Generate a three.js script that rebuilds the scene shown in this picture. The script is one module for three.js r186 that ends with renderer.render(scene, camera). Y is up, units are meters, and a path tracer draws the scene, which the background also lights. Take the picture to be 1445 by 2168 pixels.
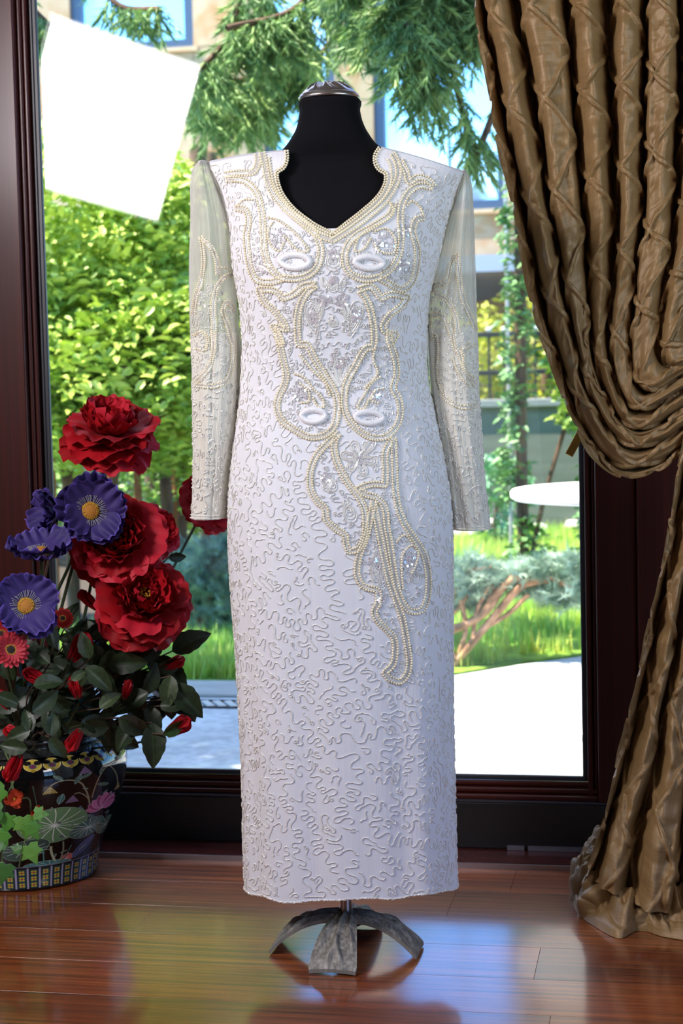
import * as THREE from 'three';
import { RoundedBoxGeometry } from 'three/addons/geometries/RoundedBoxGeometry.js';
import { mergeGeometries } from 'three/addons/utils/BufferGeometryUtils.js';
import { RectAreaLightUniformsLib } from 'three/addons/lights/RectAreaLightUniformsLib.js';
import { Sky } from 'three/addons/objects/Sky.js';

// ------------------------------------------------------------------ camera, sky, sun, exposure
const V = (x, y, z) => new THREE.Vector3(x, y, z);
const rad = THREE.MathUtils.degToRad, lerp = THREE.MathUtils.lerp, clamp = THREE.MathUtils.clamp, sstep = THREE.MathUtils.smoothstep;
const scene = new THREE.Scene();
const PW = 1445, PH = 2168, FPX = 3600, EYE = 1.0;
const camera = new THREE.PerspectiveCamera(2 * Math.atan(PH / 2 / FPX) * 180 / Math.PI, PW / PH, 0.05, 200);
camera.rotation.order = 'YXZ';
camera.rotation.set(rad(-4.03), rad(10.9), -0.0232);
const camQ = new THREE.Quaternion().setFromEuler(camera.rotation);
const rayDir = (px, py) => V((px - PW / 2) / FPX, -(py - PH / 2) / FPX, -1).applyQuaternion(camQ);
{ const d = rayDir(734, 2012), t = EYE / -d.y; camera.position.set(-d.x * t, EYE, -d.z * t); }   // the dress form stands at the origin
camera.focus = 3.0; camera.userData.fStop = 6.3;
const eye = camera.position;
const onZ = (px, py, z) => { const d = rayDir(px, py); return d.multiplyScalar((z - eye.z) / d.z).add(eye); };
const onY = (px, py, y) => { const d = rayDir(px, py); return d.multiplyScalar((y - eye.y) / d.y).add(eye); };
const atDist = (px, py, dist) => { const d = rayDir(px, py); return d.multiplyScalar(dist / Math.hypot(d.x, d.z)).add(eye); };   // horizontal distance from the eye

const sunDir = V(-0.5, 1.0, 0.24).normalize();
const sky = new Sky();
sky.scale.setScalar(150);
sky.material.uniforms.turbidity.value = 2.5; sky.material.uniforms.rayleigh.value = 1.2;
sky.material.uniforms.mieCoefficient.value = 0.004; sky.material.uniforms.mieDirectionalG.value = 0.7;
sky.material.uniforms.sunPosition.value.copy(sunDir);
scene.add(sky);
scene.environmentIntensity = 0.8;
const sun = new THREE.DirectionalLight(0xfff4e0, 19);
sun.position.copy(sunDir).multiplyScalar(30); sun.castShadow = true;
Object.assign(sun.shadow.camera, { left: -16, right: 16, top: 16, bottom: -16, near: 1, far: 70 }); sun.shadow.mapSize.set(4096, 4096);
scene.add(sun, sun.target);

const renderer = new THREE.WebGLRenderer({ antialias: true });
renderer.toneMapping = THREE.LinearToneMapping;
renderer.toneMappingExposure = 1.0;
renderer.shadowMap.enabled = true;
RectAreaLightUniformsLib.init();
const SOFTBOX_LIGHT = 46, FILL_LIGHT = 14;

// ------------------------------------------------------------------ helpers
function mulberry(a) { return () => { a = (a + 0x6d2b79f5) | 0; let t = Math.imul(a ^ (a >>> 15), 1 | a); t = (t + Math.imul(t ^ (t >>> 7), 61 | t)) ^ t; return ((t ^ (t >>> 14)) >>> 0) / 4294967296; }; }
const taken = new Map();
function numbered(name) { const n = taken.get(name) ?? 0; taken.set(name, n + 1); return n ? name + '_' + String(n).padStart(3, '0') : name; }
function mesh(name, geo, mat, parent) {
  const m = new THREE.Mesh(geo, mat); m.name = parent ? name : numbered(name); m.castShadow = m.receiveShadow = true; (parent ?? scene).add(m); return m;
}
function thing(name, label, category, group) {
  const g = new THREE.Group(); g.name = numbered(name); g.userData = { label, category }; if (group) g.userData.group = group; scene.add(g); return g;
}
function tag(o, label, category, group) { o.userData.label = label; o.userData.category = category; if (group) o.userData.group = group; return o; }
function struct(o, label, category) { o.userData.kind = 'structure'; if (label) o.userData.label = label; if (category) o.userData.category = category; return o; }
function scatter(name, geo, mat, items, parent) {   // items: [Matrix4, Color?]
  const m = new THREE.InstancedMesh(geo, mat, items.length);
  items.forEach(([mt, c], i) => { m.setMatrixAt(i, mt); if (c) m.setColorAt(i, c); });
  m.name = parent ? name : numbered(name); m.castShadow = m.receiveShadow = true; m.userData.kind = 'stuff'; (parent ?? scene).add(m); return m;
}
const box = (w, h, d, x = 0, y = 0, z = 0) => new THREE.BoxGeometry(w, h, d).translate(x, y, z);
const rbox = (w, h, d, r, x = 0, y = 0, z = 0, seg = 2) => new RoundedBoxGeometry(w, h, d, seg, r).translate(x, y, z);
const boxBetween = (x0, x1, y0, y1, z0, z1, r = 0) => r ? rbox(x1 - x0, y1 - y0, z1 - z0, r, (x0 + x1) / 2, (y0 + y1) / 2, (z0 + z1) / 2) : box(x1 - x0, y1 - y0, z1 - z0, (x0 + x1) / 2, (y0 + y1) / 2, (z0 + z1) / 2);
const merge = (list) => mergeGeometries(list.map((g) => { const n = g.index ? g.toNonIndexed() : g; for (const k of Object.keys(n.attributes)) if (!['position', 'normal', 'uv'].includes(k)) n.deleteAttribute(k); return n; }));
const std = (o) => new THREE.MeshStandardMaterial(o), phys = (o) => new THREE.MeshPhysicalMaterial(o);
const rgb = (r, g, b) => new THREE.Color().setRGB(r, g, b);
const tube = (pts, r, seg = 24, rs = 6) => new THREE.TubeGeometry(new THREE.CatmullRomCurve3(pts), seg, r, rs, false);
// parametric grid surface: f(u, v) -> Vector3, u and v in 0..1; uvScale turns them into metres
function surface(f, nu, nv, su = 1, sv = 1, closedU = false) {
  const pos = [], uv = [], idx = [];
  for (let j = 0; j <= nv; j++) for (let i = 0; i <= nu; i++) { const p = f(i / nu, j / nv); pos.push(p.x, p.y, p.z); uv.push(i / nu * su, j / nv * sv); }
  const w = nu + 1;
  for (let j = 0; j < nv; j++) for (let i = 0; i < nu; i++) { const a = j * w + i, b = a + 1, c = a + w, d = c + 1; idx.push(a, b, d, a, d, c); }
  const g = new THREE.BufferGeometry();
  g.setAttribute('position', new THREE.Float32BufferAttribute(pos, 3)); g.setAttribute('uv', new THREE.Float32BufferAttribute(uv, 2)); g.setIndex(idx);
  g.computeVertexNormals();
  if (closedU) { const n = g.attributes.normal; for (let j = 0; j <= nv; j++) { const a = j * w, b = a + nu, t = V(n.getX(a) + n.getX(b), n.getY(a) + n.getY(b), n.getZ(a) + n.getZ(b)).normalize(); n.setXYZ(a, t.x, t.y, t.z); n.setXYZ(b, t.x, t.y, t.z); } }
  return g;
}
// value noise, periodic in both directions on a lattice of px by py cells
function noiseTable(seed) { const r = mulberry(seed), t = new Float32Array(65536); for (let i = 0; i < 65536; i++) t[i] = r(); return t; }
const NT = noiseTable(11);
function vnoise(x, y, px = 256, py = 256, s = 0) {
  const x0 = Math.floor(x), y0 = Math.floor(y), fx = x - x0, fy = y - y0, ux = fx * fx * (3 - 2 * fx), uy = fy * fy * (3 - 2 * fy);
  const h = (i, j) => NT[((((j % py) + py) % py) * 256 + (((i % px) + px) % px) + s * 7919) & 65535];
  return lerp(lerp(h(x0, y0), h(x0 + 1, y0), ux), lerp(h(x0, y0 + 1), h(x0 + 1, y0 + 1), ux), uy);
}
function fbm(x, y, px, py, oct = 4, s = 0) { let a = 0.5, t = 0, n = 0; for (let o = 0; o < oct; o++) { t += a * vnoise(x * (1 << o), y * (1 << o), Math.min(256, px << o), Math.min(256, py << o), s + o * 3); n += a; a *= 0.5; } return t / n; }
function texture(w, h, fn, srgb = true) {   // fn(u, v) -> [r, g, b] in 0..1 (display values for colour maps)
  const d = new Uint8Array(w * h * 4);
  for (let j = 0; j < h; j++) for (let i = 0; i < w; i++) { const c = fn((i + 0.5) / w, (j + 0.5) / h), o = (j * w + i) * 4; for (let k = 0; k < 3; k++) d[o + k] = clamp(Math.round(c[k] * 255), 0, 255); d[o + 3] = 255; }
  const t = new THREE.DataTexture(d, w, h); t.magFilter = THREE.LinearFilter; t.minFilter = THREE.LinearMipmapLinearFilter; t.generateMipmaps = true; t.wrapS = t.wrapT = THREE.RepeatWrapping;
  if (srgb) t.colorSpace = THREE.SRGBColorSpace; t.needsUpdate = true; return t;
}
const grey = (v) => [v, v, v];
function rep(t, x, y, ox = 0, oy = 0) { const c = t.clone(); c.repeat.set(x, y); c.offset.set(ox, oy); c.needsUpdate = true; return c; }
const lerpTable = (tab, x) => { if (x <= tab[0][0]) return tab[0][1]; for (let i = 1; i < tab.length; i++) if (x <= tab[i][0]) { const [a, b] = [tab[i - 1], tab[i]]; return lerp(a[1], b[1], (x - a[0]) / (b[0] - a[0] || 1)); } return tab[tab.length - 1][1]; };
function smoothTable(tab, x) {   // monotone-ish cubic through the table
  const n = tab.length; if (x <= tab[0][0]) return tab[0][1]; if (x >= tab[n - 1][0]) return tab[n - 1][1];
  let i = 1; while (x > tab[i][0]) i++;
  const p = (k) => tab[clamp(k, 0, n - 1)], [x1, y1] = p(i - 1), [x2, y2] = p(i), h = x2 - x1, t = (x - x1) / h;
  const m = (k) => { const a = p(k - 1), b = p(k + 1); return (b[1] - a[1]) / (b[0] - a[0] || 1); }, m1 = m(i - 1) * h, m2 = m(i) * h, t2 = t * t, t3 = t2 * t;
  return (2 * t3 - 3 * t2 + 1) * y1 + (t3 - 2 * t2 + t) * m1 + (-2 * t3 + 3 * t2) * y2 + (t3 - t2) * m2;
}
const dummy = new THREE.Object3D();
function placed(p, q, s) { dummy.position.copy(p); dummy.quaternion.copy(q); typeof s === 'number' ? dummy.scale.setScalar(s) : dummy.scale.copy(s); dummy.updateMatrix(); return dummy.matrix.clone(); }
const UPV = V(0, 1, 0), FWD = V(0, 0, 1);

// ------------------------------------------------------------------ room shell and window
const ZT = onY(743, 1829.4, 0).z;          // front edge of the stone threshold
const ZF = ZT - 0.11, ZG = ZT - 0.15, ZX = ZT - 0.30;   // frame face, glass, outer face of the wall
const woodTex = texture(512, 1024, (u, v) => {      // fine straight grain along v
  const g = 0.55 * fbm(u * 40, v * 3, 40, 3, 4, 1) + 0.45 * fbm(u * 110, v * 5, 110, 5, 2, 5), band = fbm(u * 7, v * 1, 7, 1, 3, 9), k = 0.62 + 0.5 * g + 0.34 * (band - 0.5);
  return [0.47 * k, 0.20 * k * (0.9 + 0.2 * band), 0.115 * k];
});
const mahogany = phys({ map: rep(woodTex, 2.2, 1), color: rgb(0.31, 0.145, 0.115), roughness: 0.5, specularIntensity: 0.4, clearcoat: 0.35, clearcoatRoughness: 0.22 });
const mahoganyAcross = (() => { const t = rep(woodTex, 2.2, 1); t.rotation = Math.PI / 2; return phys({ map: t, color: rgb(0.31, 0.145, 0.115), roughness: 0.5, specularIntensity: 0.4, clearcoat: 0.35, clearcoatRoughness: 0.22 }); })();
const blackPaint = phys({ color: rgb(0.006, 0.006, 0.007), roughness: 0.4, clearcoat: 0.3, clearcoatRoughness: 0.25 });
const rubber = std({ color: rgb(0.012, 0.015, 0.022), roughness: 0.42 });
const alu = std({ color: rgb(0.5, 0.48, 0.52), metalness: 0.9, roughness: 0.35 });
const plaster = std({ color: rgb(0.15, 0.13, 0.115), roughness: 0.95 });
const graniteTex = texture(256, 256, (u, v) => { const a = vnoise(u * 64, v * 64, 64, 64, 2), b = vnoise(u * 40, v * 40, 40, 40, 6), k = a > 0.72 ? 0.05 : b > 0.6 ? 0.55 : 0.28; return [k * 0.75 + 0.03, k * 0.28 + 0.03, k * 0.24 + 0.04]; });
const granite = phys({ map: rep(graniteTex, 42, 1.5), roughness: 0.22, clearcoat: 0.5, clearcoatRoughness: 0.1 });

const RX0 = -2.7, RX1 = 2.6, RZ1 = 4.6, RH = 2.75;
// floor boards, each its own piece
{
  const floor = new THREE.Group(); floor.name = 'floor'; scene.add(floor); struct(floor, 'glossy reddish brown hardwood plank floor', 'floor');
  const R = mulberry(5), W = 0.165;
  const boardTex = [0, 1, 2].map((k) => texture(1024, 256, (u, v) => {
    const warp = 0.6 * fbm(u * 4, v * 3, 4, 3, 2, 40 + k), g = fbm(u * 9, v * 60 + warp * 6, 9, 256, 4, 3 + k * 5), fine = fbm(u * 50, v * 128, 50, 128, 2, 8 + k), streak = Math.pow(vnoise(u * 3, v * 26 + warp * 3, 3, 26, 17 + k), 3), pore = vnoise(u * 90, v * 230, 90, 230, 23 + k) > 0.86 ? 0.86 : 1;
    const kk = (0.64 + 0.48 * g + 0.18 * (fine - 0.5) - 0.36 * streak) * pore;
    return [0.70 * kk, 0.37 * kk * (0.86 + 0.24 * g), 0.16 * kk * (0.8 + 0.35 * g)];
  }));
  const tones = [[1, 1, 1], [0.72, 0.6, 0.55], [1.25, 1.25, 1.15], [0.86, 0.76, 0.7], [1.1, 0.98, 0.9], [0.62, 0.5, 0.46]];
  const mats = tones.map((t, i) => phys({ map: rep(boardTex[i % 3], 1 / 1.3, 1 / W, i * 0.31, 0), color: rgb(...t.map((x) => x * 0.76)), roughness: 0.38, clearcoat: 1, clearcoatRoughness: 0.11 }));
  const joint = onY(777, 2045, 0);       // the butt joint that shows beside the foot of the stand
  const order = [2, 3, 0, 5, 4, 0, 2, 3, 1, 0, 4];
  let row = 0;
  for (let z1 = ZT; z1 < RZ1; z1 += W, row++) {
    const L = 1.28, inRow = joint.z > z1 && joint.z < z1 + W;
    let start = RX0 - R() * L; if (Math.abs(joint.z + 0.05 - z1 - W / 2) < W / 2) start = joint.x - Math.ceil((joint.x - RX0) / L) * L;
    let k = 0;
    for (let x = start; x < RX1; x += L, k++) {
      const a = Math.max(x, RX0), b = Math.min(x + L, RX1); if (b - a < 0.02) continue;
      const g = rbox(b - a - 0.0003, 0.02, W - 0.0003, 0.0005, (a + b) / 2, -0.01, z1 + W / 2, 1), p = g.attributes.position, uv = g.attributes.uv;
      for (let i = 0; i < p.count; i++) uv.setXY(i, p.getX(i) + row * 0.37, p.getZ(i) - z1);
      mesh('plank', g, mats[row < order.length ? (order[row] + (k % 2 ? 0 : 3) * (row % 2)) % 6 : Math.floor(R() * 6)], floor);
    }
  }
  mesh('subfloor', boxBetween(RX0, RX1, -0.12, -0.0205, ZT, RZ1), plaster, floor);
}
// walls
const GX0 = onZ(105, 740, ZG).x, GX1 = onZ(1229, 1300, ZG).x, GY0 = onZ(740, 1632, ZG).y, GY1 = 2.36;   // clear glass
{
  const w = (name, list, m, label) => struct(mesh(name, merge(list), m), label, 'wall');
  w('wall_back', [boxBetween(RX0 - 0.2, GX0 - 0.26, -0.12, RH + 0.1, ZX, ZF), boxBetween(GX1 + 0.36, RX1 + 0.2, -0.12, RH + 0.1, ZX, ZF), boxBetween(GX0 - 0.26, GX1 + 0.36, 2.5, RH + 0.1, ZX, ZF)], plaster, 'wall around the tall garden window');
  w('wall_left', [boxBetween(RX0 - 0.2, RX0, -0.12, RH + 0.1, ZF, RZ1 + 0.2)], plaster, 'plain wall on the window side of the lamp');
  const OZ0 = 0.9, OZ1 = 3.3, OY0 = 0.5, OY1 = 2.4;     // daylight opening in the wall beside the photographer
  w('wall_right', [boxBetween(RX1, RX1 + 0.2, -0.12, RH + 0.1, ZF, OZ0), boxBetween(RX1, RX1 + 0.2, -0.12, RH + 0.1, OZ1, RZ1 + 0.2), boxBetween(RX1, RX1 + 0.2, -0.12, OY0, OZ0, OZ1), boxBetween(RX1, RX1 + 0.2, OY1, RH + 0.1, OZ0, OZ1)], plaster, 'plain wall with a second window, behind the gathered curtain');
  w('wall_front', [boxBetween(RX0, RX1, -0.12, RH, RZ1, RZ1 + 0.2)], plaster, 'plain wall facing the garden window');
  const w2 = new THREE.Group(); w2.name = 'window_2'; scene.add(w2); struct(w2, 'second window in the side wall', 'window');
  for (const [y0, y1, z0, z1] of [[OY0, OY0 + 0.06, OZ0, OZ1], [OY1 - 0.06, OY1, OZ0, OZ1], [OY0 + 0.06, OY1 - 0.06, OZ0, OZ0 + 0.06], [OY0 + 0.06, OY1 - 0.06, OZ1 - 0.06, OZ1], [OY0 + 0.06, OY1 - 0.06, (OZ0 + OZ1) / 2 - 0.03, (OZ0 + OZ1) / 2 + 0.03]]) mesh('frame', boxBetween(RX1 + 0.06, RX1 + 0.12, y0, y1, z0, z1), mahogany, w2);
  struct(mesh('ceiling', boxBetween(RX0 - 0.2, RX1 + 0.2, RH, RH + 0.15, ZX, RZ1 + 0.2), plaster), 'plain ceiling', 'ceiling');
}
// the tall window: every member its own piece
{
  const win = new THREE.Group(); win.name = 'window_1'; scene.add(win); struct(win, 'tall mahogany framed window looking onto the garden', 'window');
  const glass = phys({ color: 0xffffff, transmission: 1, thickness: 0, roughness: 0, ior: 1.55 });
  for (const z of [ZG, ZG - 0.018]) mesh('glass_pane', boxlessPane(GX0 - 0.012, GX1 + 0.012, GY0 - 0.012, GY1, z), glass, win);
  function boxlessPane(x0, x1, y0, y1, z) { return new THREE.PlaneGeometry(x1 - x0, y1 - y0).translate((x0 + x1) / 2, (y0 + y1) / 2, z); }
  const gw = 0.011;
  // black rubber gaskets round the glass
  mesh('gasket', boxBetween(GX0 - gw, GX0, GY0 - gw, GY1, ZG + 0.001, ZG + 0.012, 0.003), rubber, win);
  mesh('gasket', boxBetween(GX1, GX1 + gw, GY0 - gw, GY1, ZG + 0.001, ZG + 0.012, 0.003), rubber, win);
  mesh('gasket', boxBetween(GX0 - gw, GX1 + gw, GY0 - gw, GY0, ZG + 0.001, ZG + 0.012, 0.003), rubber, win);
  // glazing beads: stepped mouldings
  const beadL = (x0, x1, z1, m = mahogany) => mesh('glazing_bead', boxBetween(x0, x1, GY0 - 0.06, GY1 + 0.05, ZG - 0.03, z1, 0.004), m, win);
  beadL(GX0 - 0.021, GX0 - gw, ZG + 0.006, rubber); beadL(GX0 - 0.031, GX0 - 0.021, ZG + 0.022, mahogany); beadL(GX0 - 0.041, GX0 - 0.031, ZG + 0.03, mahogany);
  beadL(GX1 + gw, GX1 + 0.024, ZG + 0.024, mahogany); beadL(GX1 + 0.024, GX1 + 0.034, ZG + 0.018, mahogany);
  const by0 = onZ(740, 1688, ZF).y, by1 = GY0 - gw;
  for (let k = 0; k < 3; k++) mesh('glazing_bead', boxBetween(GX0 - 0.04, GX1 + 0.034, lerp(by1, by0, (k + 1) / 3) , lerp(by1, by0, k / 3) - 0.0012, ZG - 0.03, ZG + 0.012 + k * 0.012, 0.004), mahoganyAcross, win);
  // sash and frame
  mesh('sash_stile', boxBetween(GX0 - 0.20, GX0 - 0.041, by0 - 0.02, GY1 + 0.1, ZG - 0.05, ZF + 0.008, 0.004), mahogany, win);
  mesh('sash_stile', boxBetween(GX1 + 0.034, GX1 + 0.1195, by0 - 0.02, GY1 + 0.1, ZG - 0.05, ZF + 0.004, 0.004), mahogany, win);
  mesh('sash_rail', boxBetween(GX0 - 0.2, GX1 + 0.115, GY1, GY1 + 0.1, ZG - 0.05, ZF + 0.004, 0.004), mahogany, win);
  mesh('bottom_rail', boxBetween(GX0 - 0.26, GX1 + 0.36, 0.0125, by0 - 0.002, ZG - 0.05, ZF + 0.006, 0.004), blackPaint, win);
  mesh('weather_lip', boxBetween(GX0 - 0.26, GX1 + 0.36, by0 - 0.0016, by0 + 0.001, ZF - 0.01, ZF + 0.009), std({ color: rgb(0.08, 0.08, 0.1), roughness: 0.25, metalness: 0.6 }), win);
  mesh('frame_post', boxBetween(GX1 + 0.12, GX1 + 0.2435, 0.01, 2.5, ZX, ZF + 0.02, 0.005), mahogany, win);
  mesh('frame_post', boxBetween(GX1 + 0.244, GX1 + 0.36, 0.01, 2.5, ZX, ZF + 0.004, 0.005), mahogany, win);
  mesh('frame_post', boxBetween(GX0 - 0.26, GX0 - 0.202, 0.01, 2.5, ZX, ZF + 0.02, 0.005), mahogany, win);
  mesh('frame_backing', boxBetween(GX1 + 0.1, GX1 + 0.37, 0.0, 2.5, ZX - 0.02, ZX - 0.002), mahogany, win);
  mesh('frame_head', boxBetween(GX0 - 0.26, GX1 + 0.36, GY1 + 0.1, 2.5, ZX, ZF + 0.012, 0.005), mahogany, win);
  // lever handle that shows beside the curtain
  const h = onZ(1212, 948, ZF + 0.06), brass = phys({ color: rgb(0.55, 0.28, 0.06), metalness: 0.85, roughness: 0.25 });
  const lever = mesh('handle', rbox(0.017, 0.075, 0.01, 0.0015, 0, 0.02, 0), brass, win); lever.position.copy(h); lever.rotation.z = -0.5;
  // stone threshold with its metal edge
  const th = tag(struct(mesh('trim_1', boxBetween(RX0, RX1, -0.02, 0.012, ZF - 0.02, ZT - 0.001), granite)), 'polished red granite threshold below the window', 'threshold');
  tag(struct(mesh('trim_2', boxBetween(RX0, RX1, -0.004, 0.0105, ZT - 0.0009, ZT + 0.0045), alu)), 'thin metal strip between threshold and wood floor', 'trim');
  const track = mesh('track', merge([boxBetween(onZ(1074, 1780, ZF).x, onZ(1110, 1780, ZF).x, 0.0125, 0.022, ZF + 0.004, ZF + 0.012), boxBetween(onZ(1118, 1782, ZF).x, onZ(1240, 1785, ZF).x, 0.0125, 0.022, ZF + 0.004, ZF + 0.012)]), std({ color: rgb(0.2, 0.19, 0.24), metalness: 0.5, roughness: 0.4 }), win);
}

// ------------------------------------------------------------------ studio softbox: lights the dress, mirrored by the window glass
function softbox(label, ex, ey, C, power) {
  const sb = thing('softbox', label, 'studio light', 'studio softboxes'), n = V().crossVectors(ex, ey).normalize().negate();
  const ez = n.clone().negate();                       // local -z looks at the dress
  ex.crossVectors(ey, ez).normalize(); const yy = V().crossVectors(ez, ex);
  sb.position.copy(C); sb.quaternion.setFromRotationMatrix(new THREE.Matrix4().makeBasis(ex, yy, ez));
  const cloth = std({ color: rgb(0.02, 0.02, 0.022), roughness: 0.8, side: THREE.DoubleSide });
  const S = 0.3, pos = [], idx = [], q = [[-S, -S, 0.01], [S, -S, 0.01], [S, S, 0.01], [-S, S, 0.01], [-0.07, -0.07, 0.34], [0.07, -0.07, 0.34], [0.07, 0.07, 0.34], [-0.07, 0.07, 0.34]];
  for (const f of [[0, 1, 5, 4], [1, 2, 6, 5], [2, 3, 7, 6], [3, 0, 4, 7], [4, 5, 6, 7]]) { const b = pos.length / 3; for (const i of f) pos.push(...q[i]); idx.push(b, b + 1, b + 2, b, b + 2, b + 3); }
  const g = new THREE.BufferGeometry(); g.setAttribute('position', new THREE.Float32BufferAttribute(pos, 3)); g.setIndex(idx); g.computeVertexNormals();
  mesh('hood', g, cloth, sb);
  mesh('light_diffuser', box(2 * S, 2 * S, 0.008, 0, 0, 0.004), std({ color: 0xffffff, emissive: 0xffffff, emissiveIntensity: power * 0.1, roughness: 0.9 }), sb);
  mesh('lamp_head', rbox(0.12, 0.12, 0.2, 0.02, 0, 0, 0.43), cloth, sb);
  const light = new THREE.RectAreaLight(0xfff6fb, power, 0.58, 0.58); light.name = 'softbox_light'; light.position.set(0, 0, -0.004); sb.add(light);   // RectAreaLight shines along its -z
  const inv = new THREE.Matrix4().compose(sb.position, sb.quaternion, V(1, 1, 1)).invert(), foot = V(0, 0, 0.43).applyQuaternion(sb.quaternion).add(C);
  const L = (x, y, z) => V(x, y, z).applyMatrix4(inv), metal = std({ color: rgb(0.03, 0.03, 0.03), metalness: 0.6, roughness: 0.4 });
  mesh('stand_pole', tube([L(foot.x, foot.y, foot.z), L(foot.x, 1, foot.z), L(foot.x, 0.12, foot.z)], 0.014), metal, sb);
  for (let k = 0; k < 3; k++) { const a = k * 2.094 + 0.4; mesh('leg', tube([L(foot.x, 0.55, foot.z), L(foot.x + 0.2 * Math.cos(a), 0.28, foot.z + 0.2 * Math.sin(a)), L(foot.x + 0.42 * Math.cos(a), 0.011, foot.z + 0.42 * Math.sin(a))], 0.01), metal, sb); }
}
softbox('square white softbox on a tripod, mirrored in the window glass', V(0.69797, -0.2126, 0.68384), V(0.31856, 0.94741, -0.03059), V(-1.403, 1.996, 1.605), SOFTBOX_LIGHT);
{ const C = V(1.95, 1.75, 2.0), aim = V(-0.1, 1.0, 0).sub(C).normalize(), ex = V().crossVectors(aim, UPV).normalize(), ey = V().crossVectors(ex, aim).normalize(); softbox('square white softbox on the curtain side of the room', ex, ey, C, FILL_LIGHT); }

// ------------------------------------------------------------------ garden: ground, walls, building
const GY = -0.03;
const gnd = (px, py) => onY(px, py, GY);
const concreteTex = texture(512, 512, (u, v) => { const a = fbm(u * 8, v * 8, 8, 8, 5, 2), b = fbm(u * 90, v * 90, 90, 90, 2, 7), st = fbm(u * 4, v * 4, 4, 4, 3, 12); return grey(0.74 + 0.22 * (a - 0.5) + 0.16 * (b - 0.5) - 0.1 * sstep(st, 0.55, 0.75)).map((x, i) => x * [0.97, 1, 1][i]); });
{
  const uvm = (g) => { const p = g.attributes.position, uv = []; for (let i = 0; i < p.count; i++) uv.push(p.getX(i), p.getZ(i)); g.setAttribute('uv', new THREE.Float32BufferAttribute(uv, 2)); return g; };
  const patioMat = std({ map: rep(concreteTex, 0.5, 0.5), color: rgb(1.0, 1.0, 1.0), roughness: 0.9 });
  const pts = [[-900, 1452], [100, 1452], [500, 1451], [720, 1445], [960, 1430], [1100, 1407], [1235, 1389], [1600, 1340]].map((p) => gnd(...p));
  const slab = (list, y0, y1) => { const s = new THREE.Shape(list.map((p) => new THREE.Vector2(p.x, -p.z))); return uvm(new THREE.ExtrudeGeometry(s, { depth: y1 - y0, bevelEnabled: false }).rotateX(-Math.PI / 2).translate(0, y0, 0)); };
  struct(mesh('patio', slab([V(-6, 0, ZX), ...pts.map((p) => V(p.x, 0, p.z)), V(5, 0, ZX)], GY - 0.15, GY), patioMat), 'pale concrete patio outside the window', 'patio');
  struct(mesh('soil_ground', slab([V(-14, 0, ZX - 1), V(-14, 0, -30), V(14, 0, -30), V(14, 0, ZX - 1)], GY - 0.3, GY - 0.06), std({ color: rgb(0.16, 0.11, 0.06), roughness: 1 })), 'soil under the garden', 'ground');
  const lawnShape = [...pts.map((p) => V(p.x, 0, p.z - 0.12)), V(8, 0, -11), V(-9, 0, -11)];
  const lawnMat = std({ map: texture(256, 256, (u, v) => { const a = fbm(u * 24, v * 24, 24, 24, 4, 3); return [0.42 + 0.3 * (a - 0.5), 0.56 + 0.3 * (a - 0.5), 0.16 + 0.1 * (a - 0.5)]; }), roughness: 1 });
  struct(mesh('lawn_ground', slab(lawnShape, GY - 0.1, GY - 0.01), lawnMat), 'mown lawn beyond the patio', 'lawn');
  // grass tufts
  const R = mulberry(21), blade = [];
  for (let k = 0; k < 7; k++) {
    const a = R() * 6.28, l = 0.045 + 0.05 * R(), w = 0.0035, bx = (R() - 0.5) * 0.05, bz = (R() - 0.5) * 0.05, dx = Math.cos(a), dz = Math.sin(a), lean = 0.5 * R() * l;
    const g = new THREE.BufferGeometry(); g.setAttribute('position', new THREE.Float32BufferAttribute([bx - dz * w, 0, bz + dx * w, bx + dz * w, 0, bz - dx * w, bx + dx * lean, l, bz + dz * lean], 3)); g.setIndex([0, 1, 2]); g.computeVertexNormals(); blade.push(g);
  }
  const tuft = mergeGeometries(blade), items = [];
  const edgeZ = (x) => { for (let i = 1; i < pts.length; i++) if (x <= pts[i].x) return lerp(pts[i - 1].z, pts[i].z, (x - pts[i - 1].x) / (pts[i].x - pts[i - 1].x)); return pts.at(-1).z; };
  for (let i = 0; i < 26000; i++) {
    const t = R(), z = -2.6 - 8.4 * t * t * 1.0, half = 0.35 * (2.94 - z) * 0.5 + 0.6, x = -0.19 * (2.94 - z) + 0.57 + (R() * 2 - 1) * half;
    if (z > edgeZ(x) - 0.2) continue;
    if (z < -4.0 - 0.3 * vnoise(x * 3 + 40, 7) && x < -0.45 + 0.17 * (z + 4.2)) continue;
    const bare = vnoise(x * 2.2 + 9, z * 2.2 + 50); if (x > -0.4 && z > edgeZ(x) - 0.75 && R() < 0.75) continue;
    const c = rgb(0.30 + 0.16 * R() + 0.14 * bare, 0.52 + 0.18 * R(), 0.08 + 0.05 * R());
    items.push([placed(V(x, GY - 0.012, z), new THREE.Quaternion().setFromAxisAngle(UPV, R() * 6.28), 0.7 + 0.7 * R()), c]);
  }
  const grass = scatter('lawn_grass', tuft, phys({ color: 0xffffff, roughness: 0.7, transmission: 0.35, side: THREE.DoubleSide }), items);
  grass.userData.label = 'bright green grass of the garden lawn'; grass.userData.category = 'grass';
  struct(mesh('planting_bed', slab([V(-9, 0, -4.05), V(-0.9, 0, -4.05), V(-0.55, 0, -4.6), V(-1.35, 0, -9.3), V(-9, 0, -9.3)], GY - 0.05, GY + 0.004), std({ color: rgb(0.045, 0.032, 0.02), roughness: 1 })), 'dark soil bed under the laurels', 'bed');
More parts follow.
